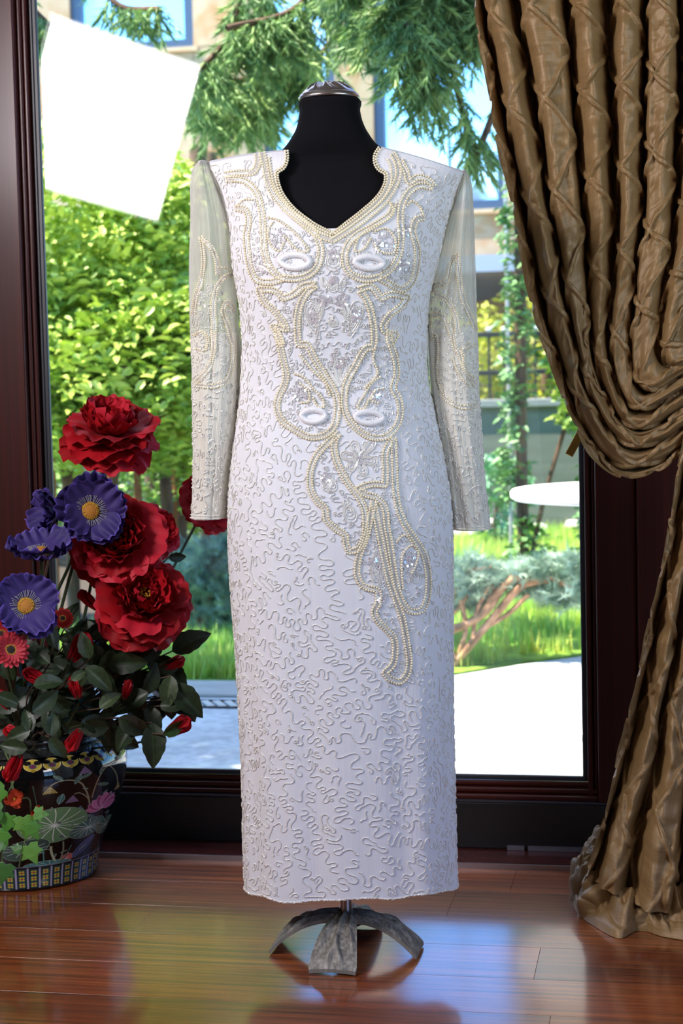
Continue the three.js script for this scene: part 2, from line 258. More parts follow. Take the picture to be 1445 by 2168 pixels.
  // kerb and drain grate along the lawn
  struct(mesh('kerb', boxBetween(-5, onY(640, 1470, GY).x, GY - 0.06, GY + 0.012, gnd(440, 1477).z - 0.28, gnd(440, 1477).z, 0.006), std({ map: rep(concreteTex, 2, 2), color: rgb(0.8, 0.74, 0.66), roughness: 0.95 })), 'low concrete kerb between patio and lawn', 'kerb');
  const dz = gnd(440, 1492).z, gr = thing('drain_grate', 'perforated metal drain grate set in the patio beside the kerb', 'grate');
  gr.position.set(0, GY, dz);
  mesh('frame', merge([boxBetween(-4, -0.45, 0.0005, 0.006, -0.065, -0.055), boxBetween(-4, -0.45, 0.0005, 0.006, 0.055, 0.065), boxBetween(-4, -0.45, -0.0002, 0.0008, -0.055, 0.055)]), std({ color: rgb(0.03, 0.03, 0.03), roughness: 0.8 }), gr);
  const barG = boxBetween(-0.012, 0.012, 0.001, 0.006, -0.054, 0.054), barM = std({ color: rgb(0.6, 0.62, 0.62), metalness: 0.4, roughness: 0.5 });
  for (let k = 0; k < 55; k++) { const b = mesh('bar', barG, barM, gr); b.position.x = -2.7 + k * 0.04; b.rotation.y = 0.5; }
}
// boundary wall with railing
const ZW = -9.4;
{
  const wallMat = std({ map: rep(concreteTex, 0.4, 0.4), color: rgb(0.22, 0.23, 0.17), roughness: 0.95 });
  const top = onZ(1100, 862, ZW).y;
  struct(mesh('garden_wall', boxBetween(-9, 7, GY - 0.2, top, ZW - 0.25, ZW), wallMat), 'low rendered boundary wall at the end of the lawn', 'wall');
  struct(mesh('wall_coping', boxBetween(-9, 7, top + 0.001, top + 0.06, ZW - 0.3, ZW + 0.05, 0.01), std({ map: rep(concreteTex, 0.7, 0.7), color: rgb(0.4, 0.4, 0.36), roughness: 0.9 })), 'stone coping on the boundary wall', 'coping');
  const f = thing('iron_railing', 'black iron railing with slim bars on the boundary wall', 'railing'); f.position.set(0, top + 0.06, ZW - 0.12);
  const iron = std({ color: rgb(0.012, 0.013, 0.013), roughness: 0.5, metalness: 0.3 }), hgt = onZ(1020, 706, ZW).y - top - 0.06;
  for (const y of [hgt, hgt * 0.42]) mesh('rail', boxBetween(-3.6, 3.2, y - 0.025, y + 0.012, -0.02, 0.02, 0.005), iron, f);
  for (let k = 0; k < 7; k++) mesh('post', boxBetween(-3.6 + k * 1.13, -3.54 + k * 1.13, 0, hgt + 0.03, -0.03, 0.03, 0.005), iron, f);
  const bar = boxBetween(-0.009, 0.009, 0, hgt - 0.02, -0.009, 0.009);
  for (let k = 0; k < 60; k++) mesh('baluster', bar, iron, f).position.x = -3.5 + k * 0.112;
  const beadG = new THREE.SphereGeometry(0.022, 8, 6), bm = std({ color: rgb(0.5, 0.5, 0.45), roughness: 0.3 });
  for (let k = 0; k < 60; k++) mesh('finial', beadG, bm, f).position.set(-3.5 + k * 0.112, hgt + 0.03, 0);
}
// building beyond the railing
{
  const ZB = -14.5, b = thing('apartment_building', 'stone clad building with dark framed windows beyond the garden', 'building');
  const P = (x, y) => onZ(x, y, ZB);
  const stoneTex = texture(512, 512, (u, v) => { const a = fbm(u * 5, v * 7, 5, 7, 5, 31), c = fbm(u * 14, v * 9, 14, 9, 4, 37), r = sstep(fbm(u * 3, v * 3, 3, 3, 4, 44), 0.52, 0.72); return [0.82 + 0.14 * (a - 0.5) - 0.04 * r, 0.72 + 0.16 * (a - 0.5) - 0.14 * r + 0.06 * (c - 0.5), 0.58 + 0.2 * (a - 0.5) - 0.2 * r + 0.08 * (c - 0.5)]; });
  const stone = [0, 1, 2, 3].map((k) => std({ map: rep(stoneTex, 0.7, 0.7, k * 0.27, k * 0.41), color: rgb([0.62, 0.52, 0.58, 0.68][k], [0.6, 0.5, 0.58, 0.68][k], [0.57, 0.48, 0.56, 0.68][k]), roughness: 0.85 }));
  const wins = [[150, 398, -260, 108], [560, 697, -260, 352], [795, 1062, -260, 447]].map(([x0, x1, y0, y1]) => { const a = P(x0, y1), c = P(x1, y0); return [a.x, c.x, (P(x0, y1).y + P(x1, y1).y) / 2, c.y]; });
  const y0 = P(1000, 548).y, y1 = 10.5, X0 = -9, X1 = 4.5;
  mesh('wall', merge([boxBetween(X0, X1, y0, y1, ZB - 0.5, ZB - 0.2)]), std({ color: rgb(0.2, 0.18, 0.15), roughness: 1 }), b);
  const xs = [X0, ...wins.flatMap((w) => [w[0], w[1]]), X1], R = mulberry(8);
  const ys = [y0, wins[2][2], wins[1][2], wins[0][2], y1].sort((a, c) => a - c);
  const cut = (l, m) => { const o = []; for (let i = 1; i < l.length; i++) { const n = Math.max(1, Math.round((l[i] - l[i - 1]) / m)); for (let k = 0; k < n; k++) o.push([lerp(l[i - 1], l[i], k / n), lerp(l[i - 1], l[i], (k + 1) / n)]); } return o; };
  for (const [xa, xb] of cut(xs, 0.9)) for (const [ya, yb] of cut(ys, 0.75)) {
    const mx = (xa + xb) / 2, my = (ya + yb) / 2; if (wins.some((w) => mx > w[0] && mx < w[1] && my > w[2] && my < w[3])) continue;
    const g = boxBetween(xa + 0.004, xb - 0.004, ya + 0.004, yb - 0.004, ZB - 0.2, ZB - 0.004 * R()), p = g.attributes.position, uv = g.attributes.uv, o = R(); for (let i = 0; i < p.count; i++) uv.setXY(i, p.getX(i) + o, p.getY(i) + o * 3);
    mesh('stone_panel', g, stone[Math.floor(R() * 4)], b);
  }
  const frameM = std({ color: rgb(0.03, 0.055, 0.1), roughness: 0.45 }), paneM = phys({ color: rgb(0.55, 0.72, 0.9), metalness: 0.8, roughness: 0.06 });
  wins.forEach((w, i) => {
    const fw = 0.1, fr = mesh('window', merge([boxBetween(w[0], w[0] + fw, w[2], w[3], ZB - 0.16, ZB - 0.05), boxBetween(w[1] - fw, w[1], w[2], w[3], ZB - 0.16, ZB - 0.05), boxBetween(w[0] + fw, w[1] - fw, w[2], w[2] + fw, ZB - 0.16, ZB - 0.05), boxBetween(w[0] + fw, w[1] - fw, w[3] - fw, w[3], ZB - 0.16, ZB - 0.05)]), frameM, b);
    const cuts = i === 2 ? [w[0] + fw, lerp(w[0], w[1], 0.55), w[1] - fw] : [w[0] + fw, w[1] - fw];
    for (let k = 1; k < cuts.length; k++) mesh('pane', boxBetween(cuts[k - 1] + (k > 1 ? 0.03 : 0), cuts[k], w[2] + fw, w[3] - fw, ZB - 0.13, ZB - 0.12), paneM, fr);
    mesh('sill', boxBetween(w[0] - 0.06, w[1] + 0.06, w[2] - 0.05, w[2] - 0.001, ZB - 0.2, ZB + 0.06), stone[3], b);
  });
  mesh('canopy', boxBetween(X0, X1, P(1030, 582).y, y0 - 0.002, ZB - 5.2, ZB + 0.5), std({ color: rgb(0.22, 0.25, 0.3), roughness: 0.7 }), b);
  mesh('undercroft', boxBetween(X0, X1, GY - 0.05, P(1030, 582).y - 0.002, ZB - 5.2, ZB - 5.0), stone[1], b);
  for (let k = 0; k < 5; k++) mesh('pillar', boxBetween(-7 + k * 2.6, -6.7 + k * 2.6, GY - 0.05, P(1030, 582).y - 0.002, ZB - 0.4, ZB - 0.1), stone[1], b);
}

// ------------------------------------------------------------------ garden plants
const leafMat = phys({ color: 0xffffff, roughness: 0.45, transmission: 0.3, side: THREE.DoubleSide });
const needleMat = phys({ color: 0xffffff, roughness: 0.6, transmission: 0.2, side: THREE.DoubleSide });
const barkTex = texture(128, 256, (u, v) => { const a = fbm(u * 12, v * 5, 12, 5, 4, 51); return [0.36 + 0.34 * (a - 0.5), 0.27 + 0.28 * (a - 0.5), 0.2 + 0.24 * (a - 0.5)]; });
const bark = std({ map: barkTex, roughness: 0.95 });
function leafGeo(l, w, fold = 0.3) {   // two bent halves
  const g = new THREE.BufferGeometry(), h = w * fold;
  g.setAttribute('position', new THREE.Float32BufferAttribute([0, 0, 0, w * 0.42, h, l * 0.3, w * 0.44, h, l * 0.62, 0, -0.06 * l, l, -w * 0.44, h, l * 0.62, -w * 0.42, h, l * 0.3, 0, 0, l * 0.5], 3));
  g.setIndex([0, 1, 6, 1, 2, 6, 2, 3, 6, 0, 6, 5, 5, 6, 4, 4, 6, 3]); g.computeVertexNormals(); return g;
}
function sprayGeo(n, l, w, R, spread) {   // a little bunch of leaves
  const gs = [], g0 = leafGeo(l, w);
  for (let k = 0; k < n; k++) { const g = g0.clone(), q = new THREE.Quaternion().setFromEuler(new THREE.Euler((R() - 0.6) * 1.3, R() * 6.28, (R() - 0.5) * 1.2)); g.applyMatrix4(placed(V((R() - 0.5) * spread, (R() - 0.5) * spread, (R() - 0.5) * spread), q, 0.7 + 0.6 * R())); gs.push(g); }
  return mergeGeometries(gs);
}
// leafy bush: blobs of leaf bunches on a few stems; blobs are [x, y, z, rx, ry, rz] about the base
function leafyBush(name, label, category, base, blobs, n, spray, colour, stems, group, seed) {
  const t = thing(name, label, category, group), R = mulberry(seed); t.position.copy(base);
  const items = [], vol = blobs.map((b) => b[3] * b[4] * b[5]), sum = vol.reduce((a, b) => a + b);
  blobs.forEach((b, bi) => {
    for (let k = 0; k < n * vol[bi] / sum; k++) {
      const d = V(R() * 2 - 1, R() * 2 - 1, R() * 2 - 1); if (d.lengthSq() > 1) { k--; continue; }
      const r = d.length(), lump = 0.8 + 0.4 * vnoise(d.x / r * 2.5 + 9 + bi, d.y / r * 2.5 + d.z / r * 2 + 20); d.multiplyScalar(Math.pow(r, -0.55) * lump);
      const p = V(b[0] + d.x * b[3], b[1] + d.y * b[4], b[2] + d.z * b[5]);
      const q = new THREE.Quaternion().setFromEuler(new THREE.Euler((R() - 0.5) * 1.2, R() * 6.28, (R() - 0.5) * 1.2));
      items.push([placed(p, q, 0.75 + 0.5 * R()), colour(R, p)]);
    }
  });
  scatter('foliage', spray, leafMat, items, t);
  for (const [x0, z0, x1, y1, z1, r] of stems) { const pts = [V(x0, 0, z0), V(lerp(x0, x1, 0.3) + 0.05 * (R() - 0.5), y1 * 0.4, lerp(z0, z1, 0.3)), V(lerp(x0, x1, 0.7) + 0.06 * (R() - 0.5), y1 * 0.75, lerp(z0, z1, 0.7)), V(x1, y1, z1)]; mesh('stem', tube(pts, r, 14, 7), bark, t); }
  return t;
}
{
  const R = mulberry(77), laurel = sprayGeo(7, 0.055, 0.026, R, 0.1), small = sprayGeo(6, 0.05, 0.024, R, 0.08);
  const lime = (R, p) => { const k = R(); return rgb(0.26 + 0.44 * k, 0.44 + 0.38 * k, 0.05 + 0.11 * k); };
  const deep = (R) => { const k = R(); return rgb(0.16 + 0.24 * k, 0.34 + 0.26 * k, 0.05 + 0.07 * k); };
  const g = (px, d) => { const p = atDist(px, 1084, d); p.y = GY; return p; };
  leafyBush('laurel_shrub', 'tall sunlit laurel shrub behind the red peonies', 'shrub', g(150, 7.6), [[0, 1.75, 0, 0.55, 0.42, 0.5], [-0.35, 1.25, 0.1, 0.55, 0.5, 0.5], [0.3, 1.2, 0.15, 0.5, 0.45, 0.45]], 2700, laurel, lime, [[0, 0, -0.1, 1.5, 0, 0.03], [-0.2, 0.05, -0.4, 1.2, 0.1, 0.025], [0.14, 0, 0.3, 1.2, 0.1, 0.022]], 'laurel shrubs along the garden side', 301);
  leafyBush('laurel_shrub', 'dense laurel shrub beside the left sleeve of the gown', 'shrub', g(355, 7.8), [[0, 1.55, 0, 0.5, 0.55, 0.45], [0.12, 1.0, 0.1, 0.42, 0.3, 0.4], [-0.2, 1.15, -0.1, 0.45, 0.4, 0.4]], 2400, laurel, lime, [[0, 0, 0, 1.4, 0, 0.03], [0.22, -0.05, 0.25, 1.2, 0, 0.024], [-0.25, 0.1, -0.3, 1.1, 0, 0.02]], 'laurel shrubs along the garden side', 302);
  leafyBush('laurel_shrub', 'laurel shrub filling the gap behind the gown skirt', 'shrub', g(600, 9.2), [[0, 1.35, 0, 0.8, 0.75, 0.5], [-0.6, 0.9, 0, 0.5, 0.5, 0.4]], 1300, laurel, deep, [[0, 0, 0, 1.1, 0, 0.03], [-0.4, 0, -0.5, 0.9, 0, 0.024]], 'laurel shrubs along the garden side', 303);
  leafyBush('background_bush', 'dense evergreen bush in the shade under the laurels', 'bush', g(240, 10.6), [[-0.9, 0.6, 0, 0.7, 0.6, 0.4], [0.3, 0.55, 0.1, 0.7, 0.55, 0.4], [-0.3, 1.6, -0.2, 1.2, 0.7, 0.4], [1.0, 0.6, 0, 0.6, 0.6, 0.4]], 2600, laurel, deep, [[-0.8, 0, -0.8, 0.9, 0, 0.04], [0.3, 0, 0.2, 0.9, 0, 0.04]], undefined, 304);
  leafyBush('background_bush', 'yellow green bush beyond the iron railing', 'bush', g(1060, 14.6), [[-0.5, 1.2, 0, 0.6, 0.55, 0.4], [0.35, 1.35, 0, 0.6, 0.5, 0.4], [1.0, 1.1, 0, 0.5, 0.6, 0.4]], 1000, laurel, (R) => { const k = R(); return rgb(0.3 + 0.3 * k, 0.34 + 0.26 * k, 0.03); }, [[-0.4, 0, -0.4, 1.2, 0, 0.04], [0.4, 0, 0.4, 1.2, 0, 0.04]], undefined, 305);
  leafyBush('flowering_shrub', 'small glossy shrub at the foot of the boundary wall', 'shrub', g(1052, 11.3), [[0, 0.3, 0, 0.22, 0.28, 0.2]], 200, small, (R) => { const k = R(); return rgb(0.10 + 0.1 * k, 0.28 + 0.2 * k, 0.14 + 0.1 * k); }, [[0, 0, 0, 0.3, 0, 0.012]], undefined, 306);
  // climber-covered young tree by the right jamb
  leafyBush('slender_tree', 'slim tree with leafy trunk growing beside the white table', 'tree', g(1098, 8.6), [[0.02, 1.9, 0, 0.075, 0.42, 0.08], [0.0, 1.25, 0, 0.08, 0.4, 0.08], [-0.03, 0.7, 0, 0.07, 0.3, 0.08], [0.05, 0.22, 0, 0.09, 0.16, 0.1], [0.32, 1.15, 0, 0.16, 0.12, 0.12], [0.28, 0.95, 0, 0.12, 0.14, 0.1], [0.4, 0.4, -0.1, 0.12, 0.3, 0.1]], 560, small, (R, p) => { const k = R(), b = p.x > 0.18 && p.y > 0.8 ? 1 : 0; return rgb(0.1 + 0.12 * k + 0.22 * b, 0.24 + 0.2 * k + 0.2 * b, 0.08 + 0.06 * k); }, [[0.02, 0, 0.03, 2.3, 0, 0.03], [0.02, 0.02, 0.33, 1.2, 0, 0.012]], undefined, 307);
  const pole = thing('garden_pole', 'thin grey pole standing beside the slim leafy tree', 'pole'); pole.position.copy(g(1080, 8.9)); mesh('shaft', new THREE.CylinderGeometry(0.009, 0.009, 2.6, 8).translate(0, 1.3, 0), std({ color: rgb(0.4, 0.4, 0.42), roughness: 0.5, metalness: 0.4 }), pole); mesh('foot', new THREE.CylinderGeometry(0.02, 0.03, 0.04, 8).translate(0, 0.02, 0), std({ color: rgb(0.2, 0.2, 0.2), roughness: 0.8 }), pole);
  // bare trunks and wooden stakes in the shade
  const trunks = [[372, 9.6, 0.05, 0.12, 'dark tree trunk in the shade beside the gown sleeve'], [330, 9.9, 0.04, -0.1, 'slim crooked tree trunk between the laurels'], [440, 9.8, 0.035, 0.05, 'thin dark tree trunk behind the gown sleeve cuff']];
  for (const [px, d, r, lean, label] of trunks) { const t = thing('tree_trunk', label, 'tree'); t.position.copy(g(px, d)); mesh('trunk', tube([V(0, -0.05, 0), V(lean * 0.3, 0.7, 0), V(lean, 1.5, 0), V(lean * 1.6, 2.4, 0)], r, 20, 8), bark, t); mesh('branch', tube([V(lean * 0.5, 0.8, 0), V(lean * 0.5 - 0.2, 1.25, 0.1), V(lean * 0.5 - 0.3, 1.7, 0.1)], r * 0.5, 12, 6), bark, t); }
  const stakeM = std({ map: barkTex, color: rgb(2.0, 1.25, 0.55), roughness: 0.9 });
  for (const [px, d, label] of [[234, 9.0, 'wooden stake below the single red peony'], [293, 9.1, 'wooden stake near the crooked trunk'], [112, 8.8, 'wooden stake beside the window gasket'], [368, 9.2, 'wooden stake in front of the dark trunk']]) { const t = thing('wooden_stake', label, 'stake', 'stakes supporting the shrubs'); t.position.copy(g(px, d)); mesh('shaft', rbox(0.035, 1.15, 0.035, 0.004, 0, 0.57, 0), stakeM, t); mesh('tip', new THREE.ConeGeometry(0.024, 0.03, 4).rotateY(Math.PI / 4).translate(0, 1.16, 0), stakeM, t); }
}
// junipers: woody limbs with blue-green sprays
function needleSpray(R, n, l, len) {   // flat feathery twig along +z
  const pos = [];
  for (let k = 0; k < n; k++) { const t = k / n, z = t * len, s = k % 2 ? 1 : -1, a = 0.5 + 0.5 * R(), up = (R() - 0.4) * 0.9, w = l * 0.075, dx = s * l * Math.sin(a), dz = l * Math.cos(a), dy = l * up * 0.7; pos.push(0, 0, z - w, 0, w * 0.6, z + w, dx, dy, z + dz); }
  const g = new THREE.BufferGeometry(); g.setAttribute('position', new THREE.Float32BufferAttribute(pos, 3)); g.computeVertexNormals(); return g;
}
{
  const R = mulberry(91), twig = mergeGeometries([0, 1, 2].map((k) => needleSpray(R, 26, 0.03, 0.1).rotateZ(k * 1.05).rotateX((R() - 0.5) * 0.5)));
  const blue = (R) => { const k = R(); return rgb(0.2 + 0.3 * k, 0.32 + 0.32 * k, 0.24 + 0.26 * k); };
  const limbM = std({ map: barkTex, color: rgb(4.0, 3.9, 4.1), roughness: 0.9 });
  function juniper(label, base, limbs, pads, n, seed, tint) {
    const t = thing('juniper_bush', label, 'bush', undefined), Q = mulberry(seed); t.position.copy(base);
    for (const [pts, r] of limbs) mesh('limb', tube(pts.map((p) => V(...p)), r, 24, 7), limbM, t);
    const items = [];
    for (const [x, y, z, rx, ry, rz, w] of pads) for (let k = 0; k < n * w; k++) {
      const a = Q() * 6.28, rr = Math.sqrt(Q()), p = V(x + Math.cos(a) * rr * rx, y + (Q() - 0.5) * 2 * ry * (1 - 0.5 * rr), z - 0.09 + Math.sin(a) * rr * rz);
      items.push([placed(p, new THREE.Quaternion().setFromEuler(new THREE.Euler((Q() - 0.75) * 1.1, Q() * 6.28, (Q() - 0.5) * 1.4)), 0.7 + 0.7 * Q()), tint(Q)]);
    }
    scatter('foliage', twig, needleMat, items, t);
  }
  const b1 = onY(962, 1405, GY), px = (x, y) => onZ(x, y, b1.z).sub(b1).toArray();
  juniper('spreading blue green juniper with bare reddish limbs beside the patio', b1, [
    [[px(955, 1415), px(1000, 1360), px(1050, 1300), px(1105, 1240), px(1160, 1228), px(1215, 1240)], 0.015], [[px(960, 1400), px(1020, 1335), px(1075, 1300), px(1118, 1258)], 0.009], [[px(945, 1330), px(985, 1322), px(1030, 1295), px(1068, 1240), px(1100, 1222)], 0.012], [[px(1035, 1290), px(1045, 1260), px(1040, 1236)], 0.006], [[px(958, 1300), px(980, 1275), px(1000, 1240)], 0.006],
    [[px(930, 1345), px(990, 1320), px(1020, 1300), px(1050, 1255), px(1090, 1222)], 0.016], [[px(970, 1390), px(985, 1330), px(975, 1270)], 0.01], [[px(1000, 1350), px(1010, 1290), px(1035, 1240)], 0.009], [[px(945, 1300), px(985, 1215), px(1040, 1200)], 0.008], [[px(960, 1395), px(930, 1330), px(900, 1250)], 0.014]],
    [[...px(1160, 1215), 0.09, 0.04, 0.1, 0.55], [...px(1210, 1238), 0.1, 0.045, 0.12, 0.7], [...px(1190, 1262), 0.09, 0.04, 0.1, 0.45], [...px(1090, 1222), 0.1, 0.025, 0.08, 0.25], [...px(1020, 1232), 0.08, 0.04, 0.1, 0.4], [...px(975, 1218), 0.08, 0.05, 0.1, 0.45], [...px(920, 1240), 0.16, 0.08, 0.15, 0.5], [...px(975, 1275), 0.06, 0.045, 0.08, 0.25], [...px(1240, 1205), 0.07, 0.05, 0.1, 0.35]], 250, 401, blue);
  const b2 = onY(430, 1345, GY), py = (x, y) => onZ(x, y, b2.z).sub(b2).toArray();
  juniper('juniper growing on the lawn behind the gown', b2, [[[py(430, 1345), py(440, 1280), py(450, 1200)], 0.02], [[py(430, 1340), py(400, 1260), py(385, 1200)], 0.012]],
    [[...py(450, 1190), 0.14, 0.1, 0.14, 1], [...py(420, 1240), 0.16, 0.1, 0.16, 1.2], [...py(475, 1260), 0.16, 0.12, 0.16, 1.2], [...py(460, 1320), 0.14, 0.05, 0.14, 0.6]], 260, 402, blue);
}
// cedar: drooping needled branches hanging into view, with crown and trunk above and beside it
{
  const R = mulberry(133), rosette = (() => { const pos = []; for (let k = 0; k < 34; k++) { const a = R() * 6.28, e = 0.15 + R() * 0.9, l = 0.022 + 0.014 * R(), z0 = R() * 0.07, dx = Math.cos(a) * Math.sin(e) * l, dy = Math.sin(a) * Math.sin(e) * l, dz = Math.cos(e) * l, w = 0.0021; pos.push(-Math.sin(a) * w, Math.cos(a) * w, z0, Math.sin(a) * w, -Math.cos(a) * w, z0, dx, dy, z0 + dz); } const g = new THREE.BufferGeometry(); g.setAttribute('position', new THREE.Float32BufferAttribute(pos, 3)); g.computeVertexNormals(); return g; })();
  function conifer(label, trunkBase, boughs, seed, colour, trunkH, size) {
    const t = thing('cedar_tree', label, 'tree', undefined), Q = mulberry(seed); t.position.copy(trunkBase);
    mesh('trunk', tube([V(0, -0.1, 0), V(0.03, 1.5, 0), V(0, trunkH, 0)], 0.11, 16, 10), bark, t);
    const items = [];
    for (const [a, b, c, hang, n] of boughs) {          // a bough from a via b to c; twigs hang down from it
      const A = a.clone().sub(trunkBase), B = b.clone().sub(trunkBase), C = c.clone().sub(trunkBase), cur = new THREE.CatmullRomCurve3([A, B, C]);
      mesh('bough', new THREE.TubeGeometry(cur, 18, 0.012, 6), bark, t);
      for (let k = 0; k < n; k++) {
        const u = Math.pow(Q(), 0.75), p0 = cur.getPoint(u), len = hang * (0.35 + 0.65 * Q()) * (1 - 0.35 * u), side = (Q() - 0.5) * 1.3, dep = (Q() - 0.5) * 1.0, steps = Math.ceil(len / 0.032);
        const dir = V(side * 0.55, -1, dep * 0.5).normalize();
        for (let s = 0; s < steps; s++) {
          const f = s / steps, p = p0.clone().addScaledVector(dir, f * len).add(V(side * 0.06 * f, 0.03 * Math.sin(f * 3), dep * 0.05)), d2 = dir.clone().add(V((Q() - 0.5) * 1.5, (Q() - 0.3) * 0.9, (Q() - 0.5) * 1.5)).normalize();
          items.push([placed(p, new THREE.Quaternion().setFromUnitVectors(FWD, d2), size * (0.8 + 0.6 * Q())), colour(Q)]);
        }
      }
    }
    scatter('foliage', rosette, needleMat, items, t);
    return t;
  }
  const at = (px, py, d) => atDist(px, py, d);
  const bright = (R) => { const k = R() * R(); return rgb(0.12 + 0.38 * k, 0.26 + 0.42 * k, 0.07 + 0.16 * k); };
  const tb = at(-420, 1084, 6.6); tb.y = GY;
  conifer('cedar with sunlit drooping branches above the laurels', tb, [
    [at(150, -150, 6.6), at(250, 10, 6.5), at(340, 20, 6.4), 0.16, 24], [at(-60, -120, 6.6), at(60, 10, 6.6), at(110, 60, 6.6), 0.32, 30],
    [at(520, -60, 6.6), at(480, 80, 6.5), at(400, 170, 6.4), 0.22, 40], [at(700, -90, 6.6), at(620, 20, 6.5), at(480, 60, 6.4), 0.34, 60],
    [at(640, 60, 6.9), at(560, 150, 6.8), at(420, 190, 6.7), 0.34, 70], [at(560, -80, 6.8), at(560, 30, 6.8), at(620, 60, 6.8), 0.3, 46], [at(700, 90, 6.8), at(640, 150, 6.8), at(560, 170, 6.8), 0.2, 34],
    [at(400, 175, 7.0), at(470, 220, 7), at(580, 235, 7), 0.22, 60], [at(690, -60, 6.3), at(740, 10, 6.3), at(760, 60, 6.3), 0.18, 26]], 501, bright, 4.5, 1.25);
  const tb2 = at(1900, 1084, 6.2); tb2.y = GY;
  conifer('cedar with long needled branches hanging beside the curtain', tb2, [
    [at(1010, -180, 5.6), at(930, -30, 5.5), at(860, 60, 5.4), 0.36, 80], [at(980, -100, 5.6), at(910, 60, 5.5), at(880, 190, 5.4), 0.24, 70], [at(900, -120, 5.6), at(840, -10, 5.6), at(790, 40, 5.6), 0.26, 50],
    [at(1060, -60, 5.6), at(1020, 20, 5.5), at(1000, 80, 5.5), 0.2, 36], [at(960, 160, 5.6), at(985, 260, 5.6), at(1010, 330, 5.6), 0.1, 22], [at(1060, 200, 5.7), at(1020, 300, 5.7), at(990, 370, 5.7), 0.08, 16], [at(720, -120, 5.7), at(760, -10, 5.7), at(775, 60, 5.7), 0.16, 30],
    // crown above the frame
    ...[[1100, -320, 620, -420], [1150, -420, 500, -560], [1200, -560, 420, -700], [1100, -700, 400, -860], [1200, -820, 300, -980]].flatMap(([x0, y0, x1, y1]) => [5.3, 5.7, 6.1].map((d) => [at(x0, y0, d), at((x0 + x1) / 2, (y0 + y1) / 2 + 40, d), at(x1, y1, d), 0.5, 60]))], 502, bright, 5.2, 1.25);
  // crown of a tall tree above the frame: shades the near end of the patio
  const tb3 = at(-900, 1084, 5.4); tb3.y = GY;
  leafyBush('shade_tree', 'broad leafy tree over the patio, its crown above the window', 'tree', tb3, [[-0.55, 4.2, 0.2, 0.55, 0.35, 0.8], [-0.75, 4.4, -0.2, 0.5, 0.35, 0.6], [-1.4, 4.3, 0.1, 0.7, 0.4, 0.9]], 1300, sprayGeo(6, 0.12, 0.07, R, 0.2), (R) => { const k = R(); return rgb(0.08 + 0.1 * k, 0.22 + 0.2 * k, 0.04); }, [[0, 0, -0.3, 4.2, 0.2, 0.1], [0.05, 0, -0.9, 4.1, 0.2, 0.06]], undefined, 308);
}
// white table and pale stones
{
  const c = atDist(1372, 1020, 5.0); c.y = GY;
  const t = thing('garden_table', 'round white garden table on the sunny patio', 'table'); t.position.copy(c); const white = std({ color: rgb(0.82, 0.8, 0.76), roughness: 0.6 });
  const top = onY(1090, 1018, 0.72), r = Math.hypot(top.x - c.x, top.z - c.z) * 0 + 0.40;
  mesh('tabletop', new THREE.LatheGeometry([[0, 0.705], [r - 0.01, 0.705], [r, 0.712], [r, 0.728], [r - 0.006, 0.735], [0, 0.735]].map((p) => new THREE.Vector2(...p)), 48), white, t);
  mesh('pedestal', new THREE.LatheGeometry([[0.03, 0.704], [0.035, 0.6], [0.028, 0.3], [0.035, 0.06], [0.2, 0.03], [0.21, 0.0], [0, 0]].map((p) => new THREE.Vector2(...p)), 24), white, t);
  const R = mulberry(61);
  [[975, 1138, 0.08, 'pale rock right behind the gown cuff'], [1012, 1129, 0.06, 'small pale rock between the cuff and the glossy shrub'], [1042, 1128, 0.085, 'largest pale rock, at the foot of the glossy shrub'], [1072, 1122, 0.06, 'pale rock between glossy shrub and slim tree'], [1104, 1122, 0.075, 'pale rock at the foot of the slim tree'], [1142, 1124, 0.05, 'smallest pale rock, below the white table'], [1215, 1122, 0.06, 'pale rock beside the window frame']].forEach(([px, py, s, label], i) => {
    const g = new THREE.IcosahedronGeometry(s, 2), p = g.attributes.position; for (let k = 0; k < p.count; k++) { const v = V().fromBufferAttribute(p, k), n = 0.75 + 0.5 * vnoise(v.x / s * 1.7 + 20 + i * 3, v.y / s * 1.7 + v.z / s + 30); p.setXYZ(k, v.x * n * 1.2, v.y * n * 0.75, v.z * n); } g.computeVertexNormals();
    const st = mesh('garden_stone', g, std({ color: rgb(0.55 + 0.1 * R(), 0.53, 0.5), roughness: 0.9 })); st.position.copy(gnd(px, py)); st.position.y = GY + s * 0.45; tag(st, label, 'rock', 'pale rocks edging the lawn');
  });
}

// ------------------------------------------------------------------ dress form and gown: local frame at the foot of the stand, +z towards the photographer
const PSI = Math.atan2(eye.x, eye.z), toLocalQ = new THREE.Quaternion().setFromAxisAngle(UPV, -PSI), eyeL = eye.clone().applyQuaternion(toLocalQ);
const loc = (px, py, z = 0) => { const d = rayDir(px, py).applyQuaternion(toLocalQ); return d.multiplyScalar((z - eyeL.z) / d.z).add(eyeL); };
const invCam = camQ.clone().invert();
const toPx = (p) => { const q = p.clone().applyQuaternion(toLocalQ.clone().invert()).sub(eye).applyQuaternion(invCam); return [PW / 2 - FPX * q.x / q.z, PH / 2 + FPX * q.y / q.z]; };
const table = (list) => list.map(([px, py]) => { const p = loc(px, py); return [p.y, p.x]; }).sort((a, b) => a[0] - b[0]);
const edgeL = table([[438, 347], [452, 380], [470, 420], [484, 480], [491, 560], [505, 640], [511, 720], [509, 800], [503, 870], [491, 960], [483, 1050], [483, 1150], [488, 1250], [496, 1350], [502, 1450], [508, 1550], [512, 1650], [514, 1750], [518, 1880]]);
const edgeR = table([[986, 368], [976, 390], [962, 425], [944, 480], [926, 560], [910, 620], [904, 700], [905, 800], [917, 860], [932, 930], [946, 1000], [956, 1080], [958, 1200], [957, 1400], [958, 1550], [961, 1700], [963, 1800], [966, 1885]]);
const yPx = (py) => loc(720, py).y;
